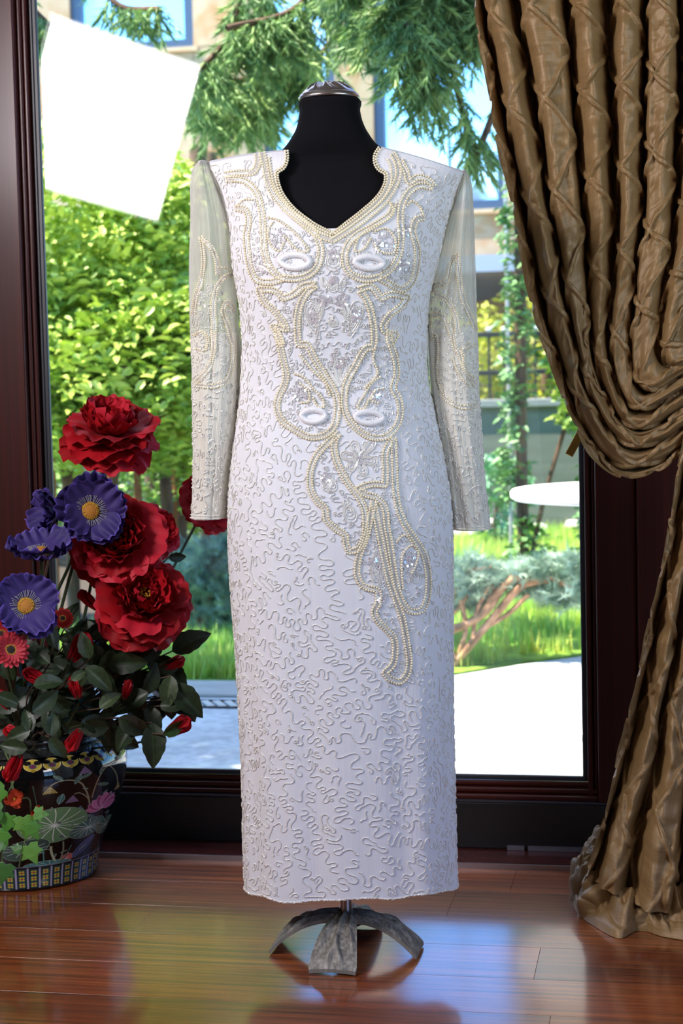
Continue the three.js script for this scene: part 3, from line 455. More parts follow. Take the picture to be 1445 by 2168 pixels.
const depthF = [[320, 0.05], [345, 0.068], [400, 0.092], [470, 0.112], [560, 0.13], [640, 0.124], [720, 0.112], [810, 0.104], [930, 0.117], [1080, 0.127], [1300, 0.118], [1600, 0.104], [1890, 0.093]].map(([y, d]) => [yPx(y), d]).sort((a, b) => a[0] - b[0]);
const depthB = [[320, 0.03], [345, 0.05], [400, 0.085], [560, 0.1], [800, 0.078], [1000, 0.12], [1300, 0.112], [1890, 0.09]].map(([y, d]) => [yPx(y), d]).sort((a, b) => a[0] - b[0]);
const EXP = 0.86;
const rowAt = (Y) => { const l = smoothTable(edgeL, Y), r = smoothTable(edgeR, Y); return { c: (l + r) / 2, a: (r - l) / 2, f: smoothTable(depthF, Y), b: smoothTable(depthB, Y) }; };
const spow = (s, e) => Math.sign(s) * Math.pow(Math.abs(s), e);
const YHEM = yPx(1872), YV = yPx(497);
const folds = (phi, Y) => { const k = sstep(yPx(1000) - Y, 0, 0.6); return k * (0.0022 * Math.sin(phi * 9 + 1) + 0.0012 * Math.sin(phi * 17 + 2.3 + Y * 2)); };
function bodyAt(phi, Y) {     // phi 0 = front, +x side positive
  const r = rowAt(Y), s = spow(Math.sin(phi), EXP), c = spow(Math.cos(phi), EXP), w = folds(phi, Y);
  return V(r.c + (r.a + w) * s, Y, c > 0 ? (r.f + w) * c : (r.b + w) * c);
}
function frontZ(x, Y) { const r = rowAt(Y), k = clamp(Math.abs(x - r.c) / r.a, 0, 0.9995), sn = Math.pow(k, 1 / EXP), phi = Math.asin(sn) * Math.sign(x - r.c); return bodyAt(phi, Y).z; }
function onFront(px, py) { let z = 0.1, p; for (let k = 0; k < 5; k++) { p = loc(px, py, z); z = frontZ(p.x, p.y); } p.z = z; return p; }
function normalOf(f, px, py) { const a = f(px - 1.5, py), b = f(px + 1.5, py), c = f(px, py - 1.5), d = f(px, py + 1.5); return b.sub(a).cross(c.sub(d)).normalize(); }

// --- dress form
{
  const t = thing('dress_form', 'black cloth dress form with silver neck cap on an iron stand', 'mannequin'); t.rotation.y = PSI;
  const black = phys({ color: rgb(0.006, 0.006, 0.008), roughness: 0.9, specularIntensity: 0.25, sheen: 0.05, sheenRoughness: 0.5, sheenColor: rgb(0.25, 0.25, 0.3), bumpMap: rep(texture(64, 64, (u, v) => grey(0.5 + 0.25 * Math.sin(u * 100.5) + 0.25 * Math.sin(v * 100.5)), false), 40, 60), bumpScale: 0.0004 });
  const nk = [[212, 636, 760], [235, 634, 762], [255, 631, 766], [275, 625, 774], [293, 615, 785], [307, 605, 796], [318, 592, 812], [328, 560, 842], [338, 520, 885], [352, 496, 915]].map(([y, l, r]) => { const a = loc(l, y), b = loc(r, y); return { y: (a.y + b.y) / 2, c: (a.x + b.x) / 2, a: (b.x - a.x) / 2, f: 0, b: 0 }; });
  const dz = [0.05, 0.052, 0.053, 0.054, 0.055, 0.055, 0.053, 0.05, 0.05, 0.056]; nk.forEach((r, i) => { r.f = dz[i]; r.b = dz[i] + 0.004; });
  const low = [360, 380, 400, 430, 470, 500, 540, 580, 640, 700, 760, 820, 900, 980, 1060, 1100].map((py, i) => { const Y = yPx(py), r = rowAt(Y); return { y: Y, c: r.c, a: r.a - lerp(0.045, 0.03, sstep(py, 360, 520)), f: r.f - (py < 420 ? 0.012 : 0.008), b: r.b - 0.01 }; });
  const rows = [{ ...nk[0], a: 0.001, f: 0.001, b: 0.001 }, ...nk, ...low]; rows.push({ ...rows.at(-1), y: rows.at(-1).y - 0.001, a: 0.01, f: 0.01, b: 0.01 });
  const key = (k) => rows.map((r, i) => [i, r[k]]), K = { y: key('y'), c: key('c'), a: key('a'), f: key('f'), b: key('b') }, N = rows.length - 1;
  mesh('torso', surface((u, v) => { const s = v * N, ph = -Math.PI + u * 2 * Math.PI, c = lerpOrSmooth(K.c, s), a = Math.max(0.001, lerpOrSmooth(K.a, s)), z = Math.cos(ph) > 0 ? lerpOrSmooth(K.f, s) : lerpOrSmooth(K.b, s); return V(c - a * spow(Math.sin(ph), 0.92), lerpTable(K.y, s), Math.max(0.001, z) * spow(Math.cos(ph), 0.92)); }, 72, N * 4, 1, 1, true), black, t);
  function lerpOrSmooth(tab, s) { return s < 1.2 || s > N - 4 ? lerpTable(tab, s) : smoothTable(tab, s); }
  // neck seam
  { const ya = loc(700, 318), a = nk[6]; }
  // silver neck cap
  const cap = loc(697, 212), silver = std({ color: rgb(0.62, 0.6, 0.58), metalness: 1, roughness: 0.28 }), S = 0.052;
  const rim = mesh('neck_cap', new THREE.LatheGeometry([[0, 0], [S * 0.98, 0], [S * 1.03, 0.002], [S * 1.03, 0.005], [S * 0.99, 0.0065], [S * 0.985, 0.009], [S * 0.95, 0.0105], [S * 0.9, 0.011], [S * 0.6, 0.0105], [0, 0.0105]].map((p) => new THREE.Vector2(...p)), 64), silver, t);
  rim.position.set(cap.x, cap.y - 0.001, 0.002);
  const dome = surface((u, v) => { const a = u * Math.PI * 2, r = S * 0.93 * (1 - v), lobe = Math.pow(Math.abs(Math.cos(a * 5 + v * 2.4)), 2) * 0.0045 * Math.sin(Math.PI * Math.min(1, v * 1.15)) + 0.0018 * Math.sin(a * 22 + v * 18) * Math.sin(Math.PI * v), y = 0.011 + 0.017 * Math.pow(1 - Math.pow(1 - v, 2.2), 0.9) + lobe; return V(r * Math.sin(a), y, r * Math.cos(a)); }, 120, 26);
  mesh('dome', dome, silver, rim);
  mesh('finial', new THREE.LatheGeometry([[0.0115, 0.022], [0.013, 0.028], [0.009, 0.0315], [0.006, 0.033], [0, 0.034]].map((p) => new THREE.Vector2(...p)), 24), silver, rim);
  // pole and four-leafed iron foot
  const chrome = std({ color: rgb(0.45, 0.42, 0.4), metalness: 1, roughness: 0.3 });
  mesh('pole', new THREE.CylinderGeometry(0.0102, 0.0102, 0.62, 24).translate(0, 0.058 + 0.31, 0), chrome, t);
  const ironTex = texture(256, 256, (u, v) => { const a = fbm(u * 10, v * 10, 10, 10, 5, 71), b = fbm(u * 60, v * 60, 60, 60, 2, 73), k = 0.5 + 0.4 * (a - 0.5) + 0.16 * (b - 0.5); return [k * 1.02, k, k * 0.95]; });
  const iron = std({ map: rep(ironTex, 1.6, 2.4), color: rgb(1, 1, 1), metalness: 0.25, roughness: 0.6 });
  const hub = mesh('hub', new THREE.LatheGeometry([[0.0104, 0.07], [0.02, 0.069], [0.028, 0.064], [0.031, 0.058], [0.03, 0.05], [0, 0.046]].map((p) => new THREE.Vector2(...p)), 32), iron, t);
  const LR = 0.133, dir0 = Math.atan2(-0.2, 0.98);
  const leafRelief = (s, w) => { const x = Math.abs(w); const vein = Math.exp(-Math.pow((x - 0.0) / 0.09, 2)) * 0.5, lobes = Math.pow(Math.max(0, Math.cos(x * 7.5 - s * 9)), 2) * sstep(s, 0.35, 0.55) * (1 - sstep(s, 0.88, 0.98)) * (1 - sstep(x, 0.72, 0.9)), flutes = 0.5 * Math.max(0, Math.cos(x * 11)) * (1 - sstep(s, 0.3, 0.55)); return 0.0085 * (vein * (1 - sstep(s, 0.8, 0.95)) + lobes + flutes); };
  const legTop = (s, w) => { const r = 0.012 + (LR - 0.012) * s, h = 0.066 * Math.pow(Math.max(0, Math.cos(Math.pow(s, 1.25) * 1.45)), 0.85) + 0.004 * (1 - s), half = lerp(0.021, 0.0435, Math.pow(s, 0.9)) * (1 - 0.06 * sstep(s, 0.95, 1)); return [r, Math.max(h, 0.0042) - 0.006 * w * w * (1 - s * 0.6), half * w]; };
  const leg = (() => {
    const NS = 40, NW = 22, top = surface((u, v) => { const w = u * 2 - 1, [r, h, x] = legTop(v, w); return V(x, h + leafRelief(v, w), r); }, NW, NS), bot = surface((u, v) => { const w = 1 - u * 2, [r, h, x] = legTop(v, w); return V(x, Math.max(0.0002, h - 0.0065), r - 0.001); }, NW, NS);
    const side = (w) => surface((u, v) => { const [r, h, x] = legTop(v, w), y0 = Math.max(0.0002, h - 0.0065), y1 = h + leafRelief(v, w); return V(x, lerp(y0, y1, w > 0 ? 1 - u : u), r - 0.001 * (w > 0 ? u : 1 - u)); }, 2, NS);
    const end = surface((u, v) => { const w = u * 2 - 1, [r, h, x] = legTop(1, w); return V(x, lerp(h + leafRelief(1, w), Math.max(0.0002, h - 0.0065), v), r); }, NW, 2);
    return mergeGeometries([top, bot, side(1), side(-1), end]);
  })();
  for (let k = 0; k < 4; k++) { const m = mesh('leg', leg, iron, t); m.rotation.y = dir0 + k * Math.PI / 2; }
}

// --- gown
const gown = thing('evening_gown', 'white beaded long sleeved evening gown with pearl trimmed neckline', 'dress'); gown.rotation.y = PSI;
const crinkleTex = texture(512, 512, (u, v) => grey(0.5 + 0.9 * (fbm(u * 120, v * 5, 120, 5, 3, 81) - 0.5) + 0.3 * (fbm(u * 40, v * 8, 40, 8, 3, 85) - 0.5)), false);
const gownCloth = phys({ color: rgb(0.79, 0.80, 0.845), roughness: 0.75, sheen: 0.3, sheenRoughness: 0.5, sheenColor: rgb(0.9, 0.9, 1), bumpMap: rep(crinkleTex, 3.2, 1.6), bumpScale: 0.0006, side: THREE.DoubleSide });
const sheer = phys({ color: rgb(0.92, 0.91, 0.84), roughness: 0.55, transmission: 0.62, thickness: 0, ior: 1.2, bumpMap: rep(crinkleTex, 5, 3), bumpScale: 0.0015, side: THREE.DoubleSide });
const sheerLow = phys({ color: rgb(0.93, 0.91, 0.82), roughness: 0.78, transmission: 0.3, thickness: 0, ior: 1.2, bumpMap: rep(crinkleTex, 5, 3), bumpScale: 0.0015, side: THREE.DoubleSide });
const pearlMat = phys({ color: rgb(0.88, 0.80, 0.59), roughness: 0.25, clearcoat: 0.8, clearcoatRoughness: 0.1 });
const silverBead = phys({ color: rgb(0.84, 0.82, 0.77), roughness: 0.2, metalness: 0.15, clearcoat: 1, clearcoatRoughness: 0.05 });
const silverFill = phys({ color: rgb(0.78, 0.77, 0.75), roughness: 0.25, metalness: 0.25, clearcoat: 1, clearcoatRoughness: 0.05 });
const satin = phys({ color: rgb(0.86, 0.86, 0.88), roughness: 0.35, clearcoat: 0.3 });
const sequinMat = phys({ color: rgb(0.9, 0.86, 0.9), roughness: 0.12, metalness: 0.4, iridescence: 1, iridescenceIOR: 1.6, iridescenceThicknessRange: [100, 420] });

// crops used while tracing the embroidery: [origin x, origin y, zoom]
const CA = [380, 160, 2.125], CB = [380, 700, 2.125], CC = [460, 1280, 2.676];
const tr = (crop, flat) => { const o = []; for (let i = 0; i < flat.length; i += 2) o.push([crop[0] + flat[i] / crop[2], crop[1] + flat[i + 1] / crop[2]]); return o; };
const neckL = tr(CA, [690, 718, 650, 700, 610, 680, 575, 656, 540, 630, 508, 602, 480, 570, 460, 541, 445, 510, 436, 480, 432, 452, 434, 432, 446, 424, 464, 412, 474, 392, 478, 368, 476, 340]);
const neckR = tr(CA, [690, 718, 726, 692, 760, 665, 796, 638, 830, 610, 862, 583, 890, 555, 910, 529, 925, 500, 932, 475, 933, 452, 930, 436, 918, 430, 900, 420, 886, 398, 884, 364, 906, 326]);
function polyAt(list, t) { // by arc length
  const L = [0]; for (let i = 1; i < list.length; i++) L.push(L[i - 1] + Math.hypot(list[i][0] - list[i - 1][0], list[i][1] - list[i - 1][1]));
  const s = clamp(t, 0, 1) * L.at(-1); let i = 1; while (i < list.length - 1 && s > L[i]) i++; const k = (s - L[i - 1]) / (L[i] - L[i - 1] || 1); return [lerp(list[i - 1][0], list[i][0], k), lerp(list[i - 1][1], list[i][1], k)];
}
{
  // skirt and bodice up to the point of the neckline: one closed ring
  const NU = 160, NV = 190;
  const hem = (phi) => 0.0025 * Math.sin(phi * 3 + 0.6) + 0.002 * Math.sin(phi * 7 + 2) + 0.0012 * Math.sin(phi * 13);
  mesh('skirt', surface((u, v) => { const phi = -Math.PI + u * 2 * Math.PI, Y = lerp(YHEM, YV, v); const p = bodyAt(phi, Y); p.y += hem(phi) * Math.pow(1 - v, 10) - 0.003 * Math.max(0, Math.cos(phi)) * Math.pow(1 - v, 14); return p; }, NU, NV, 1, 1.2, true), gownCloth, gown);
  const OL = [], OR = []; for (let k = 0; k <= 20; k++) { const Y = lerp(YV, loc(438, 347).y, k / 20), Yr = lerp(YV, loc(986, 368).y, k / 20); OL.push(toPx(V(smoothTable(edgeL, Y), Y, 0))); OR.push(toPx(V(smoothTable(edgeR, Yr), Yr, 0))); }
  const top = [];
  const half = (neck, outer, flip) => surface((u, v) => {
    const a = polyAt(neck, v), b = polyAt(outer, v), k = flip ? u : 1 - u, px = lerp(a[0], b[0], k), bow = Math.sin(Math.PI * k) * 4 * sstep(v, 0.8, 1);
    const py = lerp(a[1], b[1], k) - bow; let p;
    if (k > 0.9999) { p = loc(px, py, 0); p.z = 0.002; } else p = onFront(px, py);
    p.z = Math.max(p.z, 0.0) ; return p;
  }, 60, 70, 0.25, 0.2);
  mesh('bodice_front', half(neckL, OL, false), gownCloth, gown);
  mesh('bodice_front', half(neckR, OR, true), gownCloth, gown);
  // shoulder ridge and back panel
  const ridge = []; for (let k = 0; k <= 12; k++) { const a = polyAt([OL.at(-1), neckL.at(-1)], k / 12); ridge.push([a[0], a[1] - Math.sin(Math.PI * (1 - k / 12)) * 4]); }
  const ridgeR = []; for (let k = 0; k <= 12; k++) { const a = polyAt([neckR.at(-1), OR.at(-1)], k / 12); ridgeR.push([a[0], a[1] - Math.sin(Math.PI * k / 12) * 4]); }
  const topCurve = [...ridge, ...[[620, 330], [650, 338], [700, 342], [750, 338], [785, 330]], ...ridgeR];
  for (const [list, endIsOuter] of [[ridge, 0], [ridgeR, 1]]) mesh('shoulder', surface((u, v) => { const [px, py] = polyAt(list, u), o = endIsOuter ? u > 0.999 : u < 0.001; let p; if (o) { p = loc(px, py, 0); p.z = 0.002; } else p = onFront(px, py); const zb = -0.035 * (o ? 0.1 : 1), z0 = Math.max(p.z, 0); p.z = lerp(z0, zb, v); p.y += 0.008 * Math.sin(Math.PI * v) * (o ? 0.2 : 1); return p; }, 24, 8, 0.2, 0.08), gownCloth, gown);
  mesh('bodice_back', surface((u, v) => { const [tx, ty] = polyAt(topCurve, u), T = loc(tx, ty, 0), phi = lerp(-Math.PI / 2, Math.PI / 2, u), B = bodyAt(Math.PI - phi, YV), p = V(lerp(B.x, T.x, v), lerp(B.y, T.y, v), 0); const r = rowAt(p.y), k = clamp(Math.abs(p.x - r.c) / r.a, 0, 1); p.z = -lerp(r.b * Math.pow(Math.max(0, 1 - Math.pow(k, 2 / EXP)), EXP / 2), 0.035 * (u < 0.001 || u > 0.999 ? 0.1 : 1), sstep(v, 0.55, 1)); return p; }, 60, 30, 0.5, 0.3), gownCloth, gown);
}
// sleeves
const slL = [[430, 400, 343, 352], [419, 440, 345, 345], [411, 446, 353, 353], [406, 453, 370, 370], [404, 462, 392, 392], [404, 484, 470, 470], [402, 492, 560, 560], [402, 500, 650, 650], [404, 506, 740, 740], [407, 502, 850, 850], [410, 492, 950, 950], [409, 482, 1040, 1040], [406, 477, 1098, 1098]].slice(1);
const slR = [[974, 986, 365, 365], [971, 992, 374, 374], [967, 996, 390, 390], [962, 998, 415, 415], [946, 1001, 480, 480], [926, 1004, 560, 560], [908, 1007, 640, 640], [908, 1011, 740, 740], [918, 1015, 860, 860], [936, 1022, 970, 970], [950, 1031, 1070, 1070], [957, 1037, 1121, 1121]];
function sleeveTables(list) { const r = list.map(([l, rr, y]) => { const a = loc(l, y), b = loc(rr, y); return [(a.y + b.y) / 2, (a.x + b.x) / 2, (b.x - a.x) / 2]; }).sort((a, b) => a[0] - b[0]); return { c: r.map((x) => [x[0], x[1]]), a: r.map((x) => [x[0], x[2]]), y0: r[0][0], y1: r.at(-1)[0] }; }
const SL = sleeveTables(slL), SR = sleeveTables(slR);
function sleeveAt(S, phi, Y) { const c = smoothTable(S.c, Y), a = smoothTable(S.a, Y), t = (Y - S.y0) / (S.y1 - S.y0), d = lerp(0.042, 0.05, sstep(t, 0, 0.3)) * (1 - 0.35 * sstep(t, 0.93, 1)), w = 0.0012 * Math.sin(phi * 23) + 0.0015 * Math.sin(phi * 9 + Y * 11); return V(c + (a + w) * Math.sin(phi), Y, -0.006 + (d + w) * Math.cos(phi)); }
const onSleeve = (S) => (px, py) => { let z = 0.04, p; for (let k = 0; k < 5; k++) { p = loc(px, py, z); const s = clamp((p.x - smoothTable(S.c, p.y)) / smoothTable(S.a, p.y), -0.98, 0.98); z = sleeveAt(S, Math.asin(s), p.y).z; } p.z = z; return p; };
for (const [S, ySplit] of [[SL, yPx(700)], [SR, yPx(700)]]) {
  const sl = mesh('sleeve', surface((u, v) => sleeveAt(S, u * 2 * Math.PI, lerp(ySplit, S.y1, v)), 72, 40, 0.4, 0.4, true), sheer, gown);
  mesh('lower_sleeve', surface((u, v) => sleeveAt(S, u * 2 * Math.PI, lerp(S.y0, ySplit, v)), 72, 44, 0.4, 0.45, true), sheerLow, sl);
  mesh('sleeve_cap', surface((u, v) => { const p = sleeveAt(S, u * 2 * Math.PI, S.y1), q = sleeveAt(S, 0, S.y1); q.z = -0.006; const k = 1 - Math.cos(v * Math.PI / 2); p.lerp(q, k); p.y += 0.004 * Math.sin(v * Math.PI / 2); return p; }, 40, 6, 0.4, 0.05, true), gownCloth, sl);
  const cuff = []; for (let k = 0; k < 72; k++) cuff.push([placed(sleeveAt(S, k / 72 * 6.283, S.y0 + 0.002), new THREE.Quaternion().setFromAxisAngle(FWD, 1.57), 1), null], [placed(sleeveAt(S, (k + 0.5) / 72 * 6.283, S.y0 + 0.007), new THREE.Quaternion().setFromAxisAngle(FWD, 1.57), 0.9), null]);
  scatter('cuff_beads', new THREE.CapsuleGeometry(0.0011, 0.0026, 2, 6), silverBead, cuff, sl);
}

// ------------------------------------------------------------------ embroidery on the gown
// smooth curve through traced points; corners (sharp tips) break it into smooth runs
function dense(list, step, corners = []) {
  const out = [], breaks = [0, ...corners, list.length - 1];
  for (let b = 1; b < breaks.length; b++) {
    const seg = list.slice(breaks[b - 1], breaks[b] + 1); if (seg.length < 2) continue;
    const c = new THREE.CatmullRomCurve3(seg.map(([x, y]) => V(x, y, 0)), false, 'centripetal'), n = Math.max(2, Math.round(c.getLength() / step));
    for (let i = 0; i < n; i++) { const p = c.getPointAt(i / n); out.push([p.x, p.y]); }
  }
  out.push(list.at(-1)); return out;
}
const offsetLine = (l, d) => l.map((p, i) => { const a = l[Math.max(0, i - 2)], b = l[Math.min(l.length - 1, i + 2)], x = b[0] - a[0], y = b[1] - a[1], m = Math.hypot(x, y) || 1; return [p[0] - y / m * d, p[1] + x / m * d]; });
function respace(l, step) { const o = [l[0]]; let acc = 0; for (let i = 1; i < l.length; i++) { let [x0, y0] = l[i - 1]; const [x1, y1] = l[i], m = Math.hypot(x1 - x0, y1 - y0); let d = step - acc; while (d <= m) { o.push([lerp(x0, x1, d / m), lerp(y0, y1, d / m)]); d += step; } acc = m - (d - step); } return o; }
const pearlGeo = new THREE.IcosahedronGeometry(1, 1), bugleGeo = new THREE.CapsuleGeometry(1, 2.6, 2, 6);
const inNeck = (() => { const poly = [...neckL, ...[...neckR].reverse()]; return (x, y) => { let c = false; for (let i = 0, j = poly.length - 1; i < poly.length; j = i++) if ((poly[i][1] > y) !== (poly[j][1] > y) && x < (poly[j][0] - poly[i][0]) * (y - poly[i][1]) / (poly[j][1] - poly[i][1]) + poly[i][0]) c = !c; return c; }; })();
function pearlLine(items, line, S, r, lift = 0.6, step = 2.05 * r * 1180) { for (const [x, y] of respace(line, step)) { const p = S(x, y), n = normalOf(S, x, y); items.push([placed(p.addScaledVector(n, r * lift), new THREE.Quaternion(), r), null]); } }
function cordGeo(line, S, r, lift = 0.5) { const l = respace(line, 6); if (l.length < 3) return null; const pts = l.map(([x, y]) => S(x, y).addScaledVector(normalOf(S, x, y), r * lift)); return new THREE.TubeGeometry(new THREE.CatmullRomCurve3(pts), Math.max(6, pts.length), r, 5, false); }
// a trim: two rows of pearls with a silver cord between them
function trim(name, S, parts, parent, half = 5.0, r = 0.0023) {
  const pearls = [], cords = [];
  for (const [list, corners, mode] of parts) {
    const d = dense(list, 2.5, corners ?? []);
    if (mode === 'single') { pearlLine(pearls, d, S, r); continue; }
    pearlLine(pearls, offsetLine(d, half), S, r); pearlLine(pearls, offsetLine(d, -half), S, r);
    for (const o of [1.5, -1.5]) { const c = cordGeo(offsetLine(d, o), S, 0.0011); if (c) cords.push(c); }
  }
  const m = scatter(name, pearlGeo, pearlMat, pearls, parent);
  m.userData.label = 'rows of cream pearls';
  if (cords.length) mesh('silver_cord', mergeGeometries(cords), silverBead, parent).userData.kind = 'stuff';
}
const A = (...f) => tr(CA, f), B = (...f) => tr(CB, f), C = (...f) => tr(CC, f);
const motif = {
  waistL: [...A(612, 938, 560, 946, 510, 985, 468, 1002, 430, 968, 358, 962, 378, 1012, 430, 1060, 468, 1110, 482, 1140, 420, 1128, 448, 1170, 462, 1212), ...B(440, 10, 450, 60, 466, 130, 480, 200, 470, 250, 450, 290, 440, 350, 462, 405, 520, 448, 590, 480, 660, 466, 700, 420, 710, 350, 700, 280, 660, 210, 610, 130, 570, 60), ...A(540, 1210, 530, 1150, 532, 1080, 548, 1018, 580, 970, 616, 942)],
  waistR: [...A(806, 962, 860, 950, 906, 1000, 950, 985, 1024, 997, 990, 1040, 942, 1080, 914, 1122, 922, 1150, 974, 1166, 946, 1205), ...B(940, 10, 948, 60, 970, 130, 975, 200, 960, 260, 986, 310, 992, 370, 976, 430, 930, 476, 860, 480, 800, 445, 755, 390, 740, 320, 750, 240, 790, 160, 838, 80), ...A(868, 1220, 874, 1160, 864, 1080, 842, 1010, 808, 966)],
  bustL: A(470, 596, 540, 650, 596, 696, 626, 745, 636, 800, 618, 862, 570, 902, 500, 914, 440, 898, 402, 850, 384, 790, 378, 700, 372, 620, 358, 556, 332, 506, 290, 474, 205, 466),
  bustR: A(962, 575, 948, 622, 862, 682, 792, 722, 752, 772, 742, 832, 762, 884, 822, 916, 890, 908, 950, 868, 984, 810, 996, 730, 992, 640, 1002, 574, 1034, 522, 1080, 496, 1142, 508),
  outL: A(256, 598, 296, 604, 312, 650, 302, 720, 308, 800, 320, 868, 344, 916, 404, 930, 476, 910),
  outR: A(1096, 640, 1064, 648, 1048, 700, 1066, 780, 1062, 860, 1042, 928, 1000, 962, 940, 936, 896, 908),
  leafL: B(716, 462, 660, 512, 612, 570, 588, 640, 592, 720, 622, 770, 654, 800, 662, 850, 702, 890, 744, 920, 750, 962, 764, 994, 804, 982, 830, 930, 836, 868, 830, 800, 800, 742, 760, 690, 722, 620, 700, 560, 696, 505, 716, 462),
  leafR: B(962, 476, 926, 545, 926, 640, 924, 694, 860, 692, 800, 712, 836, 736, 884, 752, 920, 792, 932, 880, 946, 960, 960, 1060, 976, 1150, 1002, 1222, 1042, 1262, 1086, 1258, 1112, 1200, 1116, 1100, 1098, 1010, 1060, 940, 1012, 870, 982, 790, 970, 700, 966, 600, 962, 476),
  tail: [...B(872, 772, 856, 850, 836, 940, 806, 1020, 800, 1100, 830, 1150, 890, 1172, 892, 1230), ...C(888, 40, 912, 92, 960, 142, 1000, 192, 1006, 270, 992, 340, 946, 386, 972, 416, 1030, 436, 1070, 402, 1086, 330, 1076, 240, 1062, 150, 1048, 80), ...B(982, 1235, 946, 1130, 922, 1030, 902, 930, 886, 850, 872, 772)],
};
const polyTest = (poly) => (x, y) => { let c = false; for (let i = 0, j = poly.length - 1; i < poly.length; j = i++) if ((poly[i][1] > y) !== (poly[j][1] > y) && x < (poly[j][0] - poly[i][0]) * (y - poly[i][1]) / (poly[j][1] - poly[i][1]) + poly[i][0]) c = !c; return c; };
const centre = [...A(612, 938, 520, 920, 330, 915, 300, 700, 360, 480, 400, 400), ...A(440, 520, 690, 740, 930, 520, 980, 400, 1050, 600, 1060, 900, 960, 960, 870, 960), ...A(880, 1150), ...B(860, 60, 740, 260, 720, 300, 690, 240, 570, 60), ...A(545, 1050)];
const rich = [motif.waistL, motif.waistR, motif.leafL, motif.leafR, motif.tail, centre].map(polyTest), isRich = (x, y) => rich.some((f) => f(x, y));
{
  const F = onFront;
  // edge of the neckline
  const edge = []; for (const n of [neckL, neckR]) { const d = dense(n, 2.5, [11]); pearlLine(edge, d, F, 0.0024, 0.5); pearlLine(edge, offsetLine(d, n === neckL ? 5 : -5), F, 0.0021); }
  scatter('neckline_pearls', pearlGeo, pearlMat, edge, gown).userData.label = 'cream pearls edging the neckline';
  trim('neckline_trim', F, [
    [A(372, 350, 384, 400, 394, 458, 420, 528, 470, 592, 540, 656, 612, 712, 690, 742)], [A(690, 742, 770, 692, 850, 632, 918, 572, 962, 505, 984, 445, 976, 388, 956, 350)],
    [A(404, 372, 412, 430, 424, 488, 452, 546, 500, 604, 566, 660, 630, 704, 690, 730), [], 'single'], [A(690, 730, 752, 690, 818, 640, 884, 586, 928, 534, 952, 470, 946, 400, 930, 372), [], 'single']], gown);
  trim('bust_trim', F, [[motif.bustL], [motif.bustR], [motif.outL], [motif.outR], [A(212, 446, 270, 438, 330, 436, 352, 398, 350, 352)], [A(1142, 500, 1112, 468, 1066, 460, 1032, 480, 1018, 432, 992, 384)], [A(256, 590, 290, 560, 332, 560), [], 'single'], [A(1096, 634, 1078, 588, 1040, 566, 1022, 590), [], 'single'],
    [A(402, 640, 440, 650, 500, 690, 540, 730, 580, 790, 540, 790, 470, 720), [], 'single'], [A(945, 575, 960, 600, 930, 650, 850, 690, 800, 740, 790, 790, 830, 780, 860, 730), [], 'single'], [A(420, 660, 400, 700, 410, 760, 450, 790, 470, 750), [], 'single'], [A(880, 700, 930, 690, 970, 740, 960, 800, 900, 790, 870, 750), [], 'single']], gown);
  trim('waist_trim', F, [[motif.waistL, [3, 5, 9, 10]], [motif.waistR, [2, 4, 7, 9]], [B(520, 195, 560, 210, 600, 260, 640, 300, 650, 345, 620, 340, 600, 300), [], 'single'], [B(545, 240, 580, 270, 580, 320, 545, 325), [], 'single'], [B(900, 210, 870, 230, 830, 290, 800, 345, 830, 350, 850, 310), [], 'single'], [B(915, 260, 880, 270, 860, 310, 900, 330), [], 'single'], [B(545, 110, 600, 180, 650, 230, 680, 300), [], 'single'], [B(880, 70, 870, 130, 890, 190, 830, 260), [], 'single']], gown);
  trim('skirt_trim', F, [[motif.leafL, [11]], [motif.leafR, [3, 5]], [motif.tail, [7, 14]], [B(1004, 1160, 998, 1080, 1004, 1004, 1044, 966, 1072, 1000, 1062, 1050, 1040, 1100), [], 'single'], [B(975, 950, 1010, 920, 1050, 960), [], 'single']], gown);
  // padded satin eyelets
  const eyelet = (crop, cx, cy, rx, ry, tilt) => { const pts = []; for (let k = 0; k <= 64; k++) { const a = k / 64 * Math.PI * 2, s = Math.pow(Math.abs(Math.sin(a)), 1.25) * Math.sign(Math.sin(a)); pts.push([crop[0] + (cx + rx * Math.cos(a) - tilt * ry * s) / crop[2], crop[1] + (cy + ry * s + tilt * rx * Math.cos(a) * 0.5) / crop[2]]); } const it = []; for (const [x, y] of respace(pts, 3.2)) { const p = F(x, y), n = normalOf(F, x, y); it.push([placed(p.addScaledVector(n, 0.002), new THREE.Quaternion(), V(0.0046, 0.0058, 0.005)), null]); } scatter('satin_eyelet', pearlGeo, satin, it, gown).userData.label = 'padded white satin eyelet'; };
  eyelet(CA, 520, 836, 66, 30, 0.05); eyelet(CA, 852, 842, 64, 26, 0.16); eyelet(CB, 602, 384, 54, 28, 0); eyelet(CB, 852, 392, 62, 26, 0.12);
  // silver teardrops, petals and leaves worked in cord
  const drop = (crop, x, y, ang, len, wid, rings = 3) => { const cords = []; for (let q = 0; q < rings; q++) { const k = 1 - q * 0.28, pts = []; for (let i = 0; i <= 26; i++) { const a = i / 26 * Math.PI * 2, t = (1 - Math.cos(a)) / 2, w = Math.sin(a) * wid * Math.sqrt(t) * k, l = len * (0.5 + (t - 0.5) * k); pts.push([crop[0] + (x + l * Math.cos(ang) - w * Math.sin(ang)) / crop[2], crop[1] + (y + l * Math.sin(ang) + w * Math.cos(ang)) / crop[2]]); } const g = cordGeo(pts, F, 0.0012); if (g) cords.push(g); } mesh('cord_petal', mergeGeometries(cords), silverBead, gown).userData.kind = 'stuff'; };
  drop(CA, 690, 900, Math.PI / 2, 75, 26); drop(CA, 690, 770, Math.PI / 2, 110, 45, 3); drop(CA, 640, 905, 1.2, 50, 16, 2); drop(CA, 742, 905, 1.9, 50, 16, 2);
